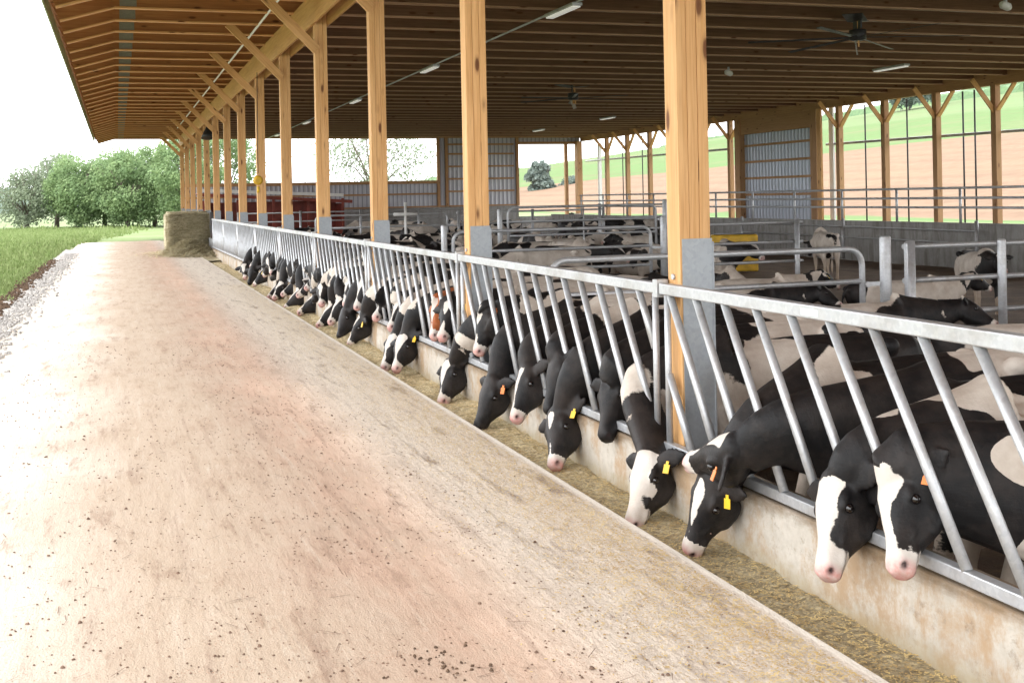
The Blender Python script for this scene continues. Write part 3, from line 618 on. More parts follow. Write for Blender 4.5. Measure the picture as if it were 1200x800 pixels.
FP = ['slant bar feed fence panel nearest the camera, at the right edge', 'feed fence panel between the nearest post and the second post', 'feed fence panel between the second and third posts', 'feed fence panel between the third and fourth posts',
      'feed fence panel between the fourth and fifth posts', 'feed fence panel between the fifth and sixth posts', 'feed fence panel between the sixth and seventh posts', 'feed fence panel between the seventh and eighth posts', 'last feed fence panel beside the hay bale']
proto = make_panel()
for k in range(9):
    o = proto if k == 0 else copy_tree(proto); o.location = (PX, FY0+BAY*(k-1), 0); tag(o, FP[k], 'feed fence', 'slant bar feed fence panels along the trough')
    if k == 0:
        mb = MB(); mb.box(-.0765, -.0752, 2.43, 2.56, 1.107, 1.137); mb.build('sticker', 'sticker', o)
t = MB(); t.beam((2.98, 38.15, .0), (2.86, 38.15, 1.35), .10, .12, (1, 0, 0)); tag(t.build('fence_end_plate', 'dark_metal'), 'dark leaning end plate between fence and hay bale', 'plate')

# ------------------------------------------------------------------ pen gates and partitions
def gate(x0, x1, y, zt, label, rails=4, rad=.03, low=-.25):
    t = empty('pen_gate', (x0, y, 0), label, 'gate', 'galvanised pen gates'); L = x1-x0; c = .16
    def arc(cx, cz, a0, a1): return [(cx+c*math.cos(a), 0, cz+c*math.sin(a)) for a in np.linspace(a0, a1, 6)]
    pts = [(0, 0, low)]+arc(c, zt-c, PI, PI/2)+arc(L-c, zt-c, PI/2, 0)+[(L, 0, low)]
    mb = MB(); mb.tube(pts, rad, 10); mb.build('gate_frame', 'galvanised', t)
    for k in range(1, rails): z = zt-(zt-low)*k/rails*1.0; mb = MB(); mb.tube([(0, 0, z), (L, 0, z)], rad*.85, 8); mb.build('rail', 'galvanised', t)
    mb = MB(); mb.tube([(L*.5, 0, low), (L*.5, 0, zt)], rad*.6, 8); mb.build('brace', 'galvanised', t) if rails > 4 else None
    mb = MB(); mb.box(L+.02, L+.2, -.02, .02, zt-.38, zt-.34); mb.tube([(L+.04, -.05, zt-.36), (L+.04, .05, zt-.36)], .03, 8); mb.build('latch', 'galvanised', t)
    return t
def post(x, y, zt, r, label):
    mb = MB(); mb.tube([(0, 0, FL-.1), (0, 0, zt), (0, 0, zt+.02)], [r, r, r*.8], 12); o = mb.build('gate_post', 'galvanised', loc=(x, y, 0)); return tag(o, label, 'post', 'steel gate posts in the pens')
def pfence(x0, x1, y, zt, label, step=2.4):
    t = empty('pen_fence', (x0, y, 0), label, 'fence', 'pipe partition fences between pens')
    for k in range(4): z = zt-.345*k; mb = MB(); mb.tube([(0, 0, z), (x1-x0, 0, z)], .028, 8); mb.build('rail', 'galvanised_dirty', t)
    x = .05
    while x < x1-x0+.01: mb = MB(); mb.tube([(x, -.05, FL-.1), (x, -.05, zt+.06)], .045, 10); mb.build('fence_post', 'galvanised', t); x += step
    return t
gate(3.72, 7.08, 9.83, 1.06, 'wide pipe gate across the nearest pen with rounded corners')
post(7.36, 9.83, 1.16, .058, 'thick steel gate post beside the nearest pen gate')
pfence(7.58, 19.7, 9.83, 1.06, 'pipe partition fence right of the nearest gate post', 1.24*3)
post(8.75, 9.75, 1.09, .045, 'upright steel post right of the thick gate post')
post(7.62, 9.80, 1.09, .045, 'slim steel post just right of the thick gate post')
gate(5.1, 8.6, 17.83, 1.1, 'pipe gate in the second pen, left of the second post', low=-.2)
post(4.95, 17.83, 1.2, .05, 'steel post left of the second pen gate'); post(8.85, 17.83, 1.25, .06, 'steel post right of the second pen gate')
pfence(9.0, 11.6, 17.83, 1.1, 'short pipe fence beyond the nearest partition')
gate(8.6, 12.4, 25.4, 1.4, 'tall pipe gate with rounded top in the third pen', rails=5)
post(12.65, 25.4, 1.5, .06, 'steel post right of the tall third gate'); post(8.4, 25.4, 1.35, .06, 'steel post left of the tall third gate')
pfence(13.0, 15.4, 30.4, 1.35, 'tall pipe partition fence right of the third gate')
gate(5.5, 9.5, 33.83, 1.2, 'distant pipe gate near the middle of the barn'); pfence(9.8, 14.7, 33.83, 1.2, 'distant pipe partition fence in the middle of the barn')
pfence(4.4, 13.7, 45.83, 1.2, 'farthest pipe partition fence near the gable wall')
t = empty('pipe_stand', (8.05, 33.2, 0), 'thin white pipe cross standing above the far cows', 'pipe'); mb = MB(); mb.tube([(0, 0, -.3), (0, 0, 1.55)], .04, 8); mb.build('upright', 'white_paint', t); mb = MB(); mb.tube([(-.35, 0, 1.2), (.35, 0, 1.2)], .05, 8); mb.build('crossbar', 'white_paint', t)

# ------------------------------------------------------------------ hay
def bale():
    import bmesh
    bm = bmesh.new(); bmesh.ops.create_cube(bm, size=1); bmesh.ops.scale(bm, vec=(1.40, 1.9, 1.36), verts=bm.verts)
    bmesh.ops.bevel(bm, geom=bm.edges[:], offset=.08, segments=3, affect='EDGES'); bmesh.ops.subdivide_edges(bm, edges=bm.edges[:], cuts=5, use_grid_fill=True)
    for v in bm.verts:
        n = v.co.normalized(); v.co += n*(.05*noise.noise(v.co*3)+.04*noise.noise(v.co*11)+.02*noise.noise(v.co*30))
    me = bpy.data.meshes.new('hay_bale'); bm.to_mesh(me); bm.free(); me.materials.append(M['hay']); me.polygons.foreach_set('use_smooth', [True]*len(me.polygons))
    o = link('hay_bale', me, loc=(2.20, 40.3, .69)); tag(o, 'large square hay bale standing at the end of the trough', 'hay bale')
bale()
def hayheap():
    xs = np.linspace(.4, 2.84, 34); ys = np.linspace(34.5, 39.6, 60); v = []; f = []
    for y in ys:
        for x in xs:
            a = math.exp(-((x-2.2)/.6)**2-((y-38.6)/1.4)**2); v.append((x, y, -.03+.42*a+.18*a**.4*noise.noise(V((x*5, y*5, 0)))+.05*noise.noise(V((x*17, y*17, 0)))*a**.3))
    n = len(xs)
    for j in range(len(ys)-1):
        for i in range(n-1): k = j*n+i; f.append((k, k+1, k+n+1, k+n))
    me = bpy.data.meshes.new('hay_heap'); me.from_pydata(v, [], f); me.materials.append(M['hay']); tag(link('loose_hay', me), 'loose hay pulled from the bale onto the driveway', 'hay', kind='stuff')
    def fn(i):
        x, y = random.gauss(2.1, .5), random.gauss(38.3, 1.0); a = math.exp(-((x-2.2)/.6)**2-((y-38.6)/1.4)**2)
        if i % 3 == 0: x, y, z = R(1.48, 2.9), 39.32-R(0, .06), R(.1, 1.38); return ((x, y, z), R(.04, .12), 1.5, .06)
        return ((min(x, 2.84), y, .0+.42*a+R(0, .07)), R(.04, .14), 1.2, .06)
    scatter('hay_strands', 12000, fn, 'hay_bit', 'loose hay strands around the bale', 'hay')
hayheap()

# ------------------------------------------------------------------ cows
def ring_mesh(rings, n=20):
    """rings: (centre, side, up, halfw, halfh, exponent)"""
    v = []; f = []
    for c, s, u, a, b, e in rings:
        for j in range(n):
            q = 2*PI*j/n; cx, sy = math.cos(q), math.sin(q); x = math.copysign(abs(cx)**e, cx)*a; y = math.copysign(abs(sy)**e, sy)*b; v.append(tuple(c+s*x+u*y))
    for k in range(len(rings)-1):
        for j in range(n): j2 = (j+1) % n; o = k*n; f.append((o+j, o+j2, o+n+j2, o+n+j))
    f.append(tuple(range(n))[::-1]); o = (len(rings)-1)*n; f.append(tuple(range(o, o+n))); return v, f
def ellipsoid(c, r, rot=None, n=12):
    v = []; f = []; m = 8
    for i in range(1, m):
        t = PI*i/m
        for j in range(n):
            q = 2*PI*j/n; p = V((r[0]*math.sin(t)*math.cos(q), r[1]*math.sin(t)*math.sin(q), r[2]*math.cos(t))); p = rot @ p if rot else p; v.append(tuple(c+p))
    for i in range(m-2):
        for j in range(n): j2 = (j+1) % n; o = i*n; f.append((o+j, o+n+j, o+n+j2, o+j2))
    f.append(tuple(range(n))); o = (m-2)*n; f.append(tuple(range(o, o+n))[::-1]); return v, f

def cow_mesh(poll, F, hint, seed, voxel=.014, blaze=.05, white=-.05, roll=0, gp=None, headcoat=None, neckwhite=0, mat='coat_black', patch=(), collar=0, amp=1.0, bk=.55):
    """cow in its own space: front feet at the origin, facing +X.  poll, F: poll point and poll-to-muzzle direction."""
    rs = random.Random(seed); vs = []; fs = []
    def add(vf):
        o = len(vs); vs.extend(vf[0]); fs.extend(tuple(i+o for i in q) for q in vf[1])
    X, Y, Z = V((1, 0, 0)), V((0, 1, 0)), V((0, 0, 1))
    fat = rs.uniform(.93, 1.08)
    tr = [(.24, .84, .05, .08), (.20, .83, .10, .16), (.12, .82, .165, .25), (0, .82, .20, .30), (-.2, .82, .225, .315), (-.5, .81, .265, .325), (-.8, .82, .27, .315), (-1.0, .86, .245, .275), (-1.15, .92, .22, .225), (-1.30, .95, .175, .185), (-1.38, .95, .12, .14), (-1.41, .95, .05, .06)]
    add(ring_mesh([(V((x, 0, z)), Y, Z, w*fat, h, .86) for x, z, w, h in tr], 24))
    E = lambda *a: add(ellipsoid(*a))
    E(V((-.03, 0, 1.08)), (.20, .05, .085)); E(V((-.65, 0, 1.10)), (.55, .045, .05))
    for s in (-1, 1):
        E(V((0, s*.145, .86)), (.14, .075, .25)); E(V((-1.06, s*.185, 1.07)), (.07, .06, .06)); E(V((-1.37, s*.08, 1.03)), (.06, .045, .05))
        st = rs.uniform(-.05, .05)
        def leg(pts):
            rings = []
            for k, (p, a, b) in enumerate(pts):
                p = V(p); t = (V(pts[min(k+1, len(pts)-1)][0])-V(pts[max(k-1, 0)][0])).normalized(); fwd = (X-t*X.dot(t)).normalized(); rings.append((p, t.cross(fwd), fwd, a, b, 1))
            add(ring_mesh(rings, 14))
        leg([((.02, s*.14, .80), .08, .13), ((-.01, s*.155, .66), .075, .11), ((0, s*.16, .54), .052, .07), ((.02+st, s*.155, .40), .043, .05), ((.03+st, s*.15, .34), .046, .05), ((.02+st, s*.15, .27), .034, .037), ((.01+st, s*.15, .16), .031, .034), ((.01+st, s*.15, .11), .040, .044), ((.03+st, s*.15, .07), .036, .042), ((.05+st, s*.15, .05), .048, .055), ((.06+st, s*.15, .0), .053, .065)])
        leg([((-1.16, s*.13, .95), .09, .17), ((-1.12, s*.15, .80), .10, .19), ((-1.08, s*.165, .66), .085, .14), ((-1.16, s*.155, .52), .055, .08), ((-1.25+st, s*.15, .42), .044, .06), ((-1.25+st, s*.15, .36), .038, .05), ((-1.21+st, s*.15, .22), .033, .037), ((-1.19+st, s*.15, .12), .040, .044), ((-1.16+st, s*.15, .06), .043, .05), ((-1.14+st, s*.15, .0), .052, .065)])
    add(ring_mesh([(V((-1.38, 0, 1.06)), Y, X, .035, .035, 1), (V((-1.45, 0, .98)), Y, (X+Z).normalized(), .028, .028, 1), (V((-1.475, .01, .75)), Y, X, .020, .020, 1), (V((-1.47, .02, .52)), Y, X, .020, .020, 1), (V((-1.465, .02, .40)), Y, X, .035, .035, 1), (V((-1.465, .02, .27)), Y, X, .026, .026, 1), (V((-1.465, .02, .18)), Y, X, .008, .008, 1)], 10))
    # head frame
    F = F.normalized(); h = (V((F.x, F.y, 0))*.4+hint*.95); N = (Z*1.0+h*.9); N = (N-F*N.dot(F)).normalized(); S = F.cross(N); q = Quaternion(F, roll); N = q @ N; S = q @ S
    # neck
    B = V((.02, 0, .90)); P = poll-N*.07-F*.0
    pts = [B-X*.12, B]
    if gp is not None: pts += [gp]
    else: pts += [B.lerp(P, .5)+V((.04, 0, .02))]
    pts += [P, P+F*.10-N*.01]
    def cr(p0, p1, p2, p3, t): return .5*((2*p1)+(-p0+p2)*t+(2*p0-5*p1+4*p2-p3)*t*t+(-p0+3*p1-3*p2+p3)*t**3)
    path = []; 
    for i in range(1, len(pts)-2):
        for t in np.linspace(0, 1, 7)[:-1]: path.append((cr(pts[i-1], pts[i], pts[i+1], pts[i+2], t), (i-1+t)/2))
    path.append((pts[-2], 1.0))
    rings = []; L = len(path)
    for k, (p, u) in enumerate(path):
        t = (path[min(k+1, L-1)][0]-path[max(k-1, 0)][0]).normalized(); sd = Y.lerp(S if S.dot(Y) > -2 else -S, u**1.5); 
        if S.dot(Y) < 0: sd = Y.lerp(-S, u**1.5)
        sd = (sd-t*sd.dot(t)).normalized(); up = sd.cross(t)
        if up.dot(Z*(1-u)+N*u) < 0: up = -up
        hw = (.150*(1-u)**1.5+.068); hh = .25*(1-u)**1.15+.105-.035*math.sin(PI*u)
        rings.append((p-up*.02*math.sin(PI*u), sd, up, hw, hh, .95))
    add(ring_mesh(rings, 20))
    hd = [(-.06, -.03, .05, .05), (-.035, -.03, .075, .075), (.0, -.045, .090, .09), (.045, -.07, .103, .108), (.09, -.082, .106, .120), (.14, -.089, .094, .120), (.19, -.085, .074, .104), (.235, -.076, .058, .083), (.275, -.067, .050, .067), (.31, -.061, .049, .058), (.34, -.060, .054, .054), (.365, -.063, .053, .050), (.385, -.066, .047, .042), (.394, -.068, .034, .028)]
    add(ring_mesh([(poll+F*t+N*c, S, N, a, b, .80) for t, c, a, b in hd], 20))
    rot = Matrix((F, S, N)).transposed()
    for s in (-1, 1):
        E(poll+F*.095+S*(s*.088)+N*(-.014), (.045, .022, .022), rot)
        E(poll+F*.135+S*(s*.060)+N*(-.13), (.085, .028, .06), rot)
        E(poll+F*.358+S*(s*.034)+N*(-.040), (.030, .020, .020), rot)
        E(poll+F*.185+S*(s*.060)+N*(-.062), (.075, .012, .012), rot); E(poll+F*.30+S*(s*.040)+N*(-.085), (.05, .018, .022), rot)
        E(poll+F*.105+S*(s*.082)+N*(-.155), (.06, .018, .03), rot)
        # ear
        ed = (S*s*1.0-F*.28-N*.05-Z*.10).normalized(); eb = poll+F*.005+S*(s*.075)+N*(-.03); ew = (F*.85-N*.45-Z*.3); ew = (ew-ed*ew.dot(ed)).normalized(); en = ed.cross(ew)
        m = voxel*.95
        add(ring_mesh([(eb+ed*d, ew, en, a, max(b, m), 1) for d, a, b in ((0, .030, .022), (.045, .050, .016), (.09, .058, .012), (.135, .046, .011), (.17, .024, .010), (.19, .008, .008))], 14))
    E(poll-F*.015+N*.016, (.045, .05, .035), rot); E(poll+F*.30-N*.108, (.06, .035, .02), rot)
    me = bpy.data.meshes.new('cow_raw'); me.from_pydata(vs, [], fs); me.update()
    tmp = bpy.data.objects.new('tmp', me); COL.objects.link(tmp)
    r = tmp.modifiers.new('r', 'REMESH'); r.mode = 'VOXEL'; r.voxel_size = voxel; sm = tmp.modifiers.new('s', 'SMOOTH'); sm.factor = .5; sm.iterations = 3
    dg = bpy.context.evaluated_depsgraph_get(); out = bpy.data.meshes.new_from_object(tmp.evaluated_get(dg)); out.name = 'cow_body'
    bpy.data.objects.remove(tmp); bpy.data.meshes.remove(me)
    out.materials.clear(); out.materials.append(M[mat]); nv = len(out.vertices); co = np.empty(nv*3, 'f'); out.vertices.foreach_get('co', co); co = co.reshape(-1, 3)
    # head local coords
    d = co-np.array(poll); t = d @ np.array(F); s = d @ np.array(S); n = d @ np.array(N)
    inh = (t > -.09) & (t < .48) & (np.abs(s) < .24) & (n > -.25) & (n < .1)
    # nostrils and mouth, eye sockets
    dark = np.zeros(nv); disp = np.zeros_like(co)
    for sg in (-1, 1):
        g = np.exp(-(((t-.375)/.018)**2+((s-sg*.043)/.011)**2+((n+.043)/.012)**2)); dark = np.maximum(dark, g*1.5*inh); disp -= (g*.014)[:, None]*np.array(F)
        g = np.exp(-(((t-.118)/.030)**2+((s-sg*.107)/.022)**2+((n+.036)/.020)**2)); dark = np.maximum(dark, np.clip(g*.9-.2, 0, 1)*inh); disp -= (g*.006*sg)[:, None]*np.array(S)
    g = np.exp(-((n+.100-(.37-t)*.10)/.005)**2)*(t > .25)*(t < .40)*inh; dark = np.maximum(dark, .7*g)
    co = co+disp; out.vertices.foreach_set('co', co.astype('f').ravel())
    f = np.empty(nv); so = V((seed*7.31, seed*3.17, seed*1.73))
    for i in range(nv):
        x, y, z = co[i]; p = V((x*1.6, y*1.9, z*1.5)); f[i] = noise.noise(p*1.15+so)*1.0+noise.noise(p*2.6+so)*.35
    f = f*amp+white
    if seed < 60 and not patch: f = f+np.clip((-.15-co[:, 0])/.3, 0, 1)*.33
    for (pc, pr, pv) in patch:
        dd = np.linalg.norm((co-np.array(pc))*np.array((1, .8, 1)), axis=1)/pr; dd = dd+.5*np.array([noise.noise(V((float(a)*7+seed, float(b)*7, float(c)*7))) for a, b, c in co]); f = f+pv*np.clip(1.6-dd*1.2, 0, 1)
    f = f+np.clip((.42-co[:, 2])/.15, 0, 1)*.5          # white lower legs
    f = f+np.clip((.62-co[:, 2])/.2, 0, 1)*np.clip((-.1-co[:, 0])/.3, 0, 1)*.25
    if neckwhite: f = np.where((co[:, 0] > .1) & ~inh, f+neckwhite, f)
    hb = np.clip(1-np.abs(co[:, 0]-.25)/.5, 0, 1)
    wob = np.array([noise.noise(V((float(a)*9+seed, float(b)*9, float(c)*9))) for a, b, c in zip(t, s, n)])*.03 if blaze > -1 else 0
    bw = blaze*(1.25-2*bk*np.clip((t-.02)/.2, 0, 1)+.45*np.clip((t-.24)/.10, 0, 1))
    face = (bw-np.abs(s+.006*(seed % 3-1))+wob)*9; face = np.minimum(face, (n+.075-.25*np.clip(t-.24, 0, 1)*4*-1)*6); face = np.where((t > .315) & (blaze > .02), np.maximum(face, .3), face)
    if headcoat is not None: face = np.where(t < .30, np.maximum(face, headcoat), face) if headcoat > 0 else face
    earm = np.clip((np.abs(s)-.09)/.02, 0, 1); face = np.where(earm > 0, -.4, face)
    k = np.clip((t+.05)/.07, 0, 1)*inh; f = f*(1-k)+face*k
    # keep the crest just behind the poll dark
    near = (np.linalg.norm(d, axis=1) < .30) & (t < 0); f = np.where(near, f-.35*(1-neckwhite)+collar, f)
    pink = np.clip((t-.335)/.04, 0, 1)*np.clip((n+.125)/.03, .35, 1)*inh
    for nm, a in (('coat', f), ('pink', pink), ('dark', np.clip(dark, 0, 1)), ('hgt', co[:, 2]), ('face', k*.8)):
        at = out.attributes.new(nm, 'FLOAT', 'POINT'); at.data.foreach_set('value', np.asarray(a, dtype='f'))
    out.polygons.foreach_set('use_smooth', [True]*len(out.polygons)); out.update()
    return out, (poll, F, S, N)

es = MB(); es.tube([(0, 0, z) for z in (-.020, -.017, -.010, 0, .010, .017, .020)], [.004, .011, .018, .021, .018, .011, .004], 14); eye_me = es.mesh('eye'); eye_me.materials.append(M['eye'])
def tagmesh(m):
    mb = MB(); w, h, t = .017, .030, .0018
    mb.box(-t, t, -w, w, -h, h*.6); mb.box(-t, t, -w*.45, w*.45, h*.6, h*1.2); me = mb.mesh('ear_tag'); me.materials.append(M[m]); return me
TAG = {'y': tagmesh('yellow_tag'), 'o': tagmesh('orange_tag'), 'r': tagmesh('red_tag')}
def dress(o, fr, tags='', eyes=True):
    poll, F, S, N = fr; rot = Matrix((F, S, N)).transposed()
    if eyes:
        for s in (-1, 1):
            e = link('eye', eye_me, o); e.location = poll+F*.118+S*(s*.0945)+N*(-.036); e.scale = (1, 1, 1); e.rotation_mode = 'QUATERNION'; e.rotation_quaternion = rot.to_quaternion()
    k = 0
    for c in tags:
        if c in '+-': k = 1 if c == '+' else -1; continue
        ed = (S*k-F*.28-N*.05).normalized(); e = link('ear_tag', TAG[c], o)
        c0 = poll+F*.035+S*(k*.07)+N*(-.055)+ed*(.08 if c != 'r' else .05)+F*.03; nn = (N*.8+F*.2+S*k*.35).normalized(); up = (V((0, 0, 1))-nn*nn.z).normalized(); sd = up.cross(nn)
        e.location = c0+nn*.03; e.rotation_mode = 'QUATERNION'; e.rotation_quaternion = Matrix((nn, sd, up)).transposed().to_quaternion()
    return o

# feeding line: id, poll (world), muzzle (world), body y, blaze, white, tags, seed, extras, label
H = [
 ('a', (2.86, 3.79, .54), (2.66, 3.58, .26), 3.42, .068, -.42, '-o', 3, {'bk': .42, 'patch': [((.26, .13, 1.02), .10, 1.1), ((.0, .2, 1.05), .10, 1.0), ((.44, .02, 1.10), .09, 1.7), ((.40, .06, .74), .09, 1.7), ((.34, .08, .60), .12, 1.3), ((.02, .2, .62), .14, 1.1), ((-.5, .25, .8), .12, .9)]}, 'cow with broad white blaze and pink nose, rightmost at the fence'),
 ('b', (2.78, 4.08, .45), (2.58, 3.93, .15), 3.98, .078, .50, '', 11, {'bk': .38, 'patch': [((.52, 0, .85), .34, -1.8), ((-.42, .12, 1.08), .12, -1.3), ((-1.1, .2, .9), .2, -1.2)]}, 'cow with wide white face and black cheek, second from the right'),
 ('c', (2.72, 4.60, .53), (2.60, 5.10, .37), 4.48, .035, -.42, '-o', 5, {'patch': [((.10, .18, .98), .13, 1.3), ((.22, .13, .74), .06, 1.1), ((-.30, .2, .8), .10, 1.2), ((-.75, .2, 1.0), .2, 1.1)]}, 'dark faced cow stretching its head sideways above another head'),
 ('d', (2.70, 4.99, .28), (2.56, 5.05, -.09), 5.03, .03, .30, '-y', 8, {'patch': [((.5, 0, .8), .34, -1.6), ((-.55, .1, 1.05), .26, -1.5)]}, 'black headed cow eating under the outstretched head, yellow tag'),
 ('e', (2.74, 5.76, .23), (2.52, 5.62, -.10), 6.18, .10, -.30, '-y', 21, {'collar': .6, 'bk': .3, 'patch': [((.35, -.12, .98), .12, 1.0), ((-.3, .1, 1.0), .2, 1.1)]}, 'black and white cow eating just left of the nearest post'),
 ('f', (2.88, 6.58, .50), (2.72, 6.42, .20), 6.70, -.05, -.35, '-y', 14, {}, 'all black cow with head lowered inside the curb'),
 ('g', (2.76, 7.20, .26), (2.57, 6.90, -.06), 7.18, .03, -.30, '-y', 17, {}, 'black cow with small white forehead patch nosing the feed'),
 ('h', (2.86, 7.38, .60), (2.66, 7.24, .22), 7.66, -.05, -.33, '-ro', 23, {}, 'black cow with a red and an orange ear tag'),
 ('i', (2.80, 7.88, .42), (2.58, 7.70, .10), 8.12, .03, -.20, '', 27, {}, 'black cow with white star left of the red tagged cow'),
 ('j', (2.75, 8.50, .30), (2.52, 8.40, -.10), 8.58, -.05, -.35, '-o', 31, {}, 'black cow with orange tag reaching down into the feed'),
 ('k', (2.87, 9.08, .76), (2.70, 8.96, .40), 9.04, .04, -.1, '-o', 35, {}, 'cow with raised head, white blaze and pink nose between bars'),
 ('l', (2.75, 9.76, .24), (2.55, 9.52, -.08), 9.52, .06, -.25, '', 38, {}, 'cow with white face and black neck eating by the second post'),
 ('m', (2.90, 10.24, .69), (2.70, 10.0, .42), 10.08, .04, -.2, '-y', 41, {}, 'black cow with white forehead and yellow tag behind the fence'),
 ('n', (2.90, 10.7, .66), (2.74, 10.5, .36), 10.62, .05, .1, '', 44, {'mat': 'coat_red'}, 'reddish brown cow with white face among the black ones'),
 ('o', (2.74, 11.45, .28), (2.54, 11.20, -.02), 11.18, .07, -.2, '-y', 47, {}, 'white faced cow eating, right one of a close pair'),
 ('p', (2.72, 11.80, .24), (2.50, 11.58, -.06), 11.74, .07, -.2, '', 50, {}, 'white faced cow eating, left one of a close pair'),
 ('q', (2.80, 13.60, .34), (2.55, 13.72, -.06), 13.3, .06, -.1, '-y', 53, {}, 'cow with long white face stretched left into the trough'),
 ('r', (2.90, 14.2, .62), (2.72, 14.1, .33), 13.95, .06, .1, '', 56, {}, 'cow with white face and pink nose behind the long faced cow'),
 ('s', (2.75, 14.62, .30), (2.55, 14.36, -.05), 14.55, -.05, -.3, '+o', 59, {}, 'black headed cow with orange tag in the middle of the row'),
 ('t', (2.90, 15.1, .58), (2.73, 14.9, .30), 15.15, .05, 0, '-y', 62, {}, 'cow with a white face and yellow tag in the middle of the row'),
]
# the rest of the row, farther away
far = [((2.88, 16.6, .52), (2.70, 16.44, .2), 16.3), ((2.70, 16.2, .26), (2.55, 15.94, -.05), 15.75), ((2.86, 17.3, .5), (2.68, 17.1, .2), 16.95), ((2.72, 17.9, .28), (2.55, 17.7, -.02), 17.6),
       ((2.85, 18.7, .48), (2.65, 18.5, .18), 18.3), ((2.70, 19.1, .26), (2.5, 18.9, -.05), 19.0), ((2.82, 20.2, .4), (2.62, 20.1, .08), 20.3), ((2.88, 21.9, .52), (2.70, 22.04, .24), 21.7), ((2.70, 21.4, .22), (2.52, 21.2, -.05), 21.05),
       ((2.86, 23.3, .5), (2.7, 23.4, .2), 23.2), ((2.88, 25.86, .62), (2.70, 25.81, .25), 25.6), ((2.72, 26.3, .36), (2.55, 26.1, -.01), 26.3), ((2.72, 24.8, .3), (2.55, 24.6, -.03), 24.9)]
far += [((2.9, 17.0, .6), (2.74, 16.85, .3), 15.2+.0), ((2.78, 15.5, .36), (2.6, 15.3, .05), 16.62), ((2.9, 18.2, .62), (2.75, 18.3, .3), 17.3), ((2.72, 20.7, .3), (2.54, 20.55, -.02), 20.65), ((2.9, 19.6, .6), (2.74, 19.7, .3), 19.65), ((2.9, 22.6, .58), (2.74, 22.4, .3), 22.5), ((2.74, 23.9, .34), (2.55, 23.8, .0), 24.0), ((2.9, 13.2, .62), (2.74, 13.0, .33), 12.7), ((2.86, 12.3, .6), (2.7, 12.1, .3), 12.3)]
far_l = ['distant cow with raised head looking over the trough, middle of the row', 'distant cow nosing the feed just before the long row of heads', 'distant black and white cow reaching through the fence', 'distant cow with lowered head, left of the orange tagged cow',
         'distant cow with white blaze leaning through the bars', 'distant cow eating from the trough near the fifth post', 'distant black headed cow between two feeding cows', 'distant cow with head turned to the left', 'distant cow eating low beside the turned head',
         'distant cow, fourth from the far end of the row', 'distant cow with lifted head at the far end of the row', 'farthest feeding cow at the end of the row', 'distant cow eating, third from the far end of the row',
 'distant cow lifting its head above two eating cows', 'distant cow crowded in at mid row, head low', 'distant cow looking out above its neighbours', 'distant cow with muzzle in the feed beyond mid row', 'distant cow with head held up between fence bars', 'distant cow with lifted head near the far end', 'distant cow nosing feed near the far end', 'cow lifting its head behind the long white faced one', 'cow with lifted head behind the close eating pair']
for i, (p, m, y) in enumerate(far): H.append(('z%d' % i, p, m, y, [.05, .06, -.05, .04, .07][i % 5], [-.1, .05, -.3, 0][i % 4], ['', '-y', '', '-o', '', ''][i % 6], 70+3*i, {}, far_l[i]))
GF = 'cows feeding along the trough fence'
ADJ = {'a': (.16, -.10), 'b': (.05, -.02), 'c': (.12, -.03), 'd': (-.05, .0), 'e': (-.02, -.02)}
def gap(y, z):
    """nearest free gap of the slant bars at height z"""
    k = math.floor((y-FY0)/BAY); y0 = FY0+BAY*k; best = None
    for j in range(-2, 14):
        c = y0+BAY-.41-.3*j-.15-(1.095-z)*(.52/.823)
        if y0+.20 < c < y0+BAY-.15 and (best is None or abs(c-y) < abs(best-y)): best = c
    return best
for (id_, P, Mz, by, bl, wh, tg, seed, ex, lab) in H:
    rs = random.Random(seed); P, Mz = V(P), V(Mz); F = (Mz-P).normalized()
    if id_[0] == 'z': F = (Matrix.Rotation(rs.uniform(-.8, .8), 3, 'Z') @ V((F.x-.15, F.y, F.z*rs.uniform(.4, 1.1)))).normalized(); P = Mz-F*.385-V((0, 0, rs.uniform(-.02, .06)))
    P = Mz-F*.385; P.x = max(P.x, 2.66)
    zg = .5*P.z+.5*.62; zg = min(.82, max(.5, zg)); yg = gap(P.y*.7+by*.3, zg)
    bx = 3.42+rs.uniform(-.04, .14); zf0 = FL-.02+rs.uniform(-.05, .03)
    if id_ in ADJ: bx = 3.46+ADJ[id_][0]; zf0 = FL-.02+ADJ[id_][1]
    yaw = math.atan2(by-yg, bx+1.0-2.9)*.55; yaw = max(-.28, min(.28, yaw)); rz = PI+yaw
    Rm = Matrix.Rotation(rz, 3, 'Z'); inv = Rm.transposed(); base = V((bx, by, zf0)); loc = lambda w: inv @ (w-base)
    vx = .0105 if P.y < 6.5 else (.014 if P.y < 10 else .02)
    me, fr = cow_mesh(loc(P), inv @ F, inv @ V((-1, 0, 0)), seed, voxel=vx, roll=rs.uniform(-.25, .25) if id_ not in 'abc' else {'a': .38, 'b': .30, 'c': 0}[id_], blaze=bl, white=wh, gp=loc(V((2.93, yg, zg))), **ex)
    o = link('cow', me); o.location = base; o.rotation_euler.z = rz; tag(o, lab, 'cow', GF); dress(o, fr, tg)

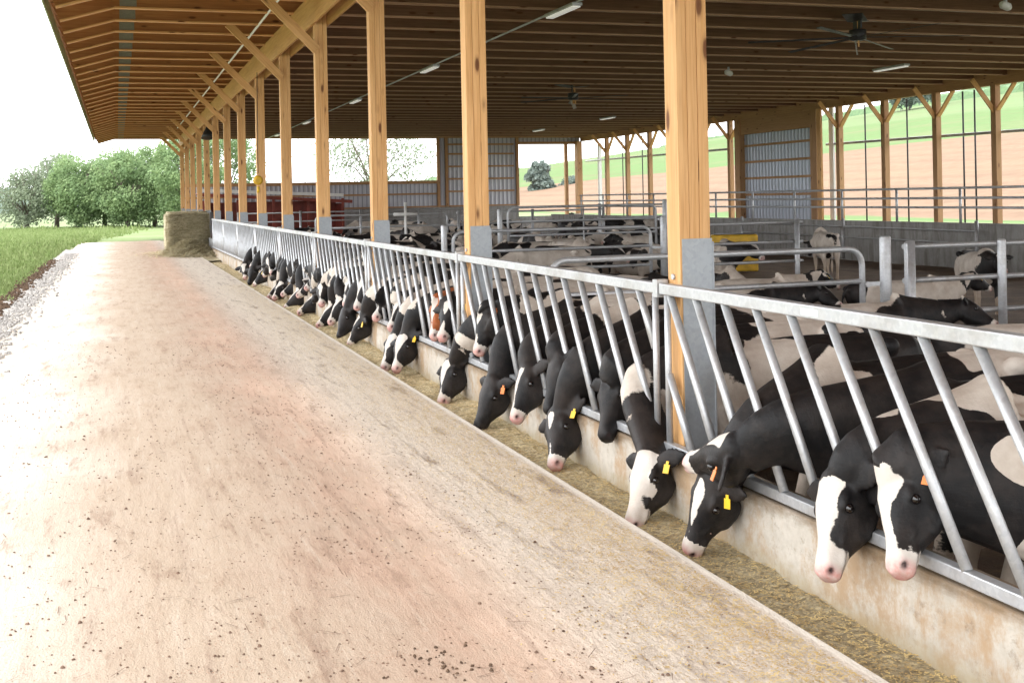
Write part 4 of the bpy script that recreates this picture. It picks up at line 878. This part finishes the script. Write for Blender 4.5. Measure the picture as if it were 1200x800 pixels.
# standing and walking cows in the pens
protos = []
specs = [((.72, 0, 1.12), (.8, 0, -.55)), ((.68, .12, .85), (.55, .1, -.8)), ((.66, .28, 1.12), (.5, .7, -.5)), ((.66, -.28, 1.1), (.5, -.7, -.5)), ((.62, .02, 1.2), (.8, .1, -.45)), ((.72, 0, .95), (.75, 0, -.65))]
for i in range(9):
    p, F = specs[i % 6]; me, fr = cow_mesh(V(p), V(F), V((1, 0, 0)), 200+i*5, voxel=.021, blaze=[.05, .07, -.05, .04, .06][i % 5], white=[-.02, .10, -.24, .05, .26, -.12, .12, .40, -.04][i], mat='coat_black')
    protos.append((me, fr, ['', '+y', '-o', '', '+y', '-y'][i % 6]))
placed = []
def ok(x, y, a, r=.62):
    c = (x-.6*math.cos(a), y-.6*math.sin(a))
    for q in placed:
        for s in (-.45, .45):
            for s2 in (-.45, .45):
                if math.hypot(c[0]+s*math.cos(a)-q[0]-s2*math.cos(q[2]), c[1]+s*math.sin(a)-q[1]-s2*math.sin(q[2])) < r: return False
    return True
def pen_cow(x, y, a, k, label, group, sc=1, z=0, force=False):
    if not force and not ok(x, y, a): return None
    placed.append((x-.6*math.cos(a), y-.6*math.sin(a), a)); me, fr, tg = protos[k % len(protos)]
    sc *= .88 if y < 18 else .95; o = link('cow', me); o.location = (x, y, FL+z-.03); o.rotation_euler.z = a; o.scale = (sc, sc, sc); tag(o, label, 'cow', group)
    D = x*.324+y*.946
    dress(o, fr, tg, eyes=True) if D < 20 else (dress(o, fr, tg, eyes=False) if D < 32 else None)
    return o
pen_cow(12.9, 14.7, -2.0, 0, 'white faced cow facing the camera beyond the near partition', 'cows standing in the pens', force=True)
pen_cow(15.6, 23.2, 1.15, 7, 'pale grey white cow seen from behind near the rear wall', 'cows standing in the pens', force=True)
pen_cow(9.4, 11.6, -.2, 4, 'white cow with black spots right behind the partition fence', 'cows standing in the pens', sc=.92, force=True)
pen_cow(12.3, 12.1, .35, 1, 'black and white cow farther right behind the partition fence', 'cows standing in the pens', sc=.92, force=True)
GN = [(6.3, 4.6, PI*.96, 6), (6.0, 5.7, PI*1.05, 4), (6.9, 6.7, -.4, 4), (5.9, 7.4, PI*.9, 1), (8.3, 7.9, 2.5, 7), (6.8, 8.9, .1, 3), (5.1+1.4, 3.5, PI, 7), (8.9, 5.9, 2.9, 3), (8.1, 4.1, -2.6, 6), (10.6, 7.2, .3, 1), (10.4, 4.8, 1.9, 4), (5.6, 8.5, PI*1.02, 6)]
GL = ['grey white cow standing behind the front row at the right', 'black and white cow in the second row behind the nearest post', 'pale cow standing sideways in the near pen', 'spotted cow in the second row left of the nearest post', 'cow standing across the near pen by the gate', 'spotted cow close to the near pen gate', 'pale cow behind the rightmost feeding cow', 'black and white cow at the back of the near pen', 'cow walking towards the camera in the near pen', 'pale and dark cow near the partition fence', 'white spotted cow at the far right of the near pen', 'pale cow behind the black feeding cows']
for (x, y, a, k), l in zip(GN, GL): pen_cow(x, y, a, k, l, 'cows standing in the near pen')
n = 0; tries = 0
pens = [(10.8, 16.9, 6), (18.8, 24.6, 10), (26.6, 33.0, 13), (34.8, 45.0, 14), (46.8, 55, 6)]
names = ['black and white cow in the crowded second pen', 'black and white cow in the crowd beyond the second gate', 'black and white cow in the middle pens of the barn', 'small distant cow in the far pens', 'tiny distant cow near the gable wall']
for pi_, (y0, y1, cnt) in enumerate(pens):
    c = 0; tries = 0
    while c < cnt and tries < 900:
        tries += 1; x = R(5.4, (.47*.5*(y0+y1)+1) if pi_ else 8.6); y = R(y0, y1); a = random.choice([PI, 0, PI/2, -PI/2, R(0, 6.28)])+R(-.4, .4)
        fx = x-1.5*math.cos(a); fy = y-1.5*math.sin(a); hx = x+.9*math.cos(a); hy = y+.9*math.sin(a)
        if min(fy, hy) < y0-.6 or max(fy, hy) > y1+.6 or min(fx, hx) < 4.9: continue
        if pen_cow(x, y, a, random.randrange(9), names[pi_], names[pi_].replace('cow', 'cows').replace('small distant', 'distant'), sc=R(.9, 1.02)): c += 1

# ------------------------------------------------------------------ sky, sun, camera
w = bpy.data.worlds.new('World'); SC.world = w; w.use_nodes = True; nt = w.node_tree; nt.nodes.clear()
sky = nt.nodes.new('ShaderNodeTexSky'); sky.sky_type = 'NISHITA'; sky.sun_disc = False; sky.air_density = 1.6; sky.dust_density = 6; sky.ozone_density = 1
sd = V((.5, .18, -.97)).normalized(); sky.sun_elevation = math.asin(-sd.z); sky.sun_rotation = math.atan2(-sd.x, -sd.y)
bg = nt.nodes.new('ShaderNodeBackground'); bg.inputs[1].default_value = .12
mx = nt.nodes.new('ShaderNodeMix'); mx.data_type = 'RGBA'; mx.inputs[0].default_value = .80; nt.links.new(sky.outputs[0], mx.inputs[6]); mx.inputs[7].default_value = (45, 46, 47.5, 1)
ou = nt.nodes.new('ShaderNodeOutputWorld'); nt.links.new(mx.outputs[2], bg.inputs[0]); nt.links.new(bg.outputs[0], ou.inputs[0])
L = bpy.data.lights.new('sun', 'SUN'); L.energy = 2.6; L.angle = math.radians(4); L.color = (1, .95, .87); lo = bpy.data.objects.new('sun', L); COL.objects.link(lo); lo.rotation_mode = 'QUATERNION'; lo.rotation_quaternion = sd.to_track_quat('-Z', 'Y')
cam = bpy.data.cameras.new('camera'); co_ = bpy.data.objects.new('camera', cam); COL.objects.link(co_); SC.camera = co_
cam.sensor_width = 36; cam.lens = 40.5; cam.shift_y = -(400-230.7)/1200; cam.clip_start = .05; cam.clip_end = 4000
th = math.atan(463/1350); ro = math.atan(.02)
f_ = V((math.sin(th), math.cos(th), 0)); r_ = V((math.cos(th), -math.sin(th), 0)); u_ = V((0, 0, 1))
r2 = r_*math.cos(ro)-u_*math.sin(ro); u2 = u_*math.cos(ro)+r_*math.sin(ro)
mw = Matrix((r2, u2, -f_)).transposed().to_4x4(); mw.translation = V((0, 0, 1.65)); co_.matrix_world = mw
SC.view_settings.view_transform = 'Standard'; SC.view_settings.look = 'None'; SC.view_settings.exposure = 0
SC.render.engine = 'CYCLES'; SC.cycles.max_bounces = 8; SC.cycles.diffuse_bounces = 4; SC.cycles.use_denoising = True
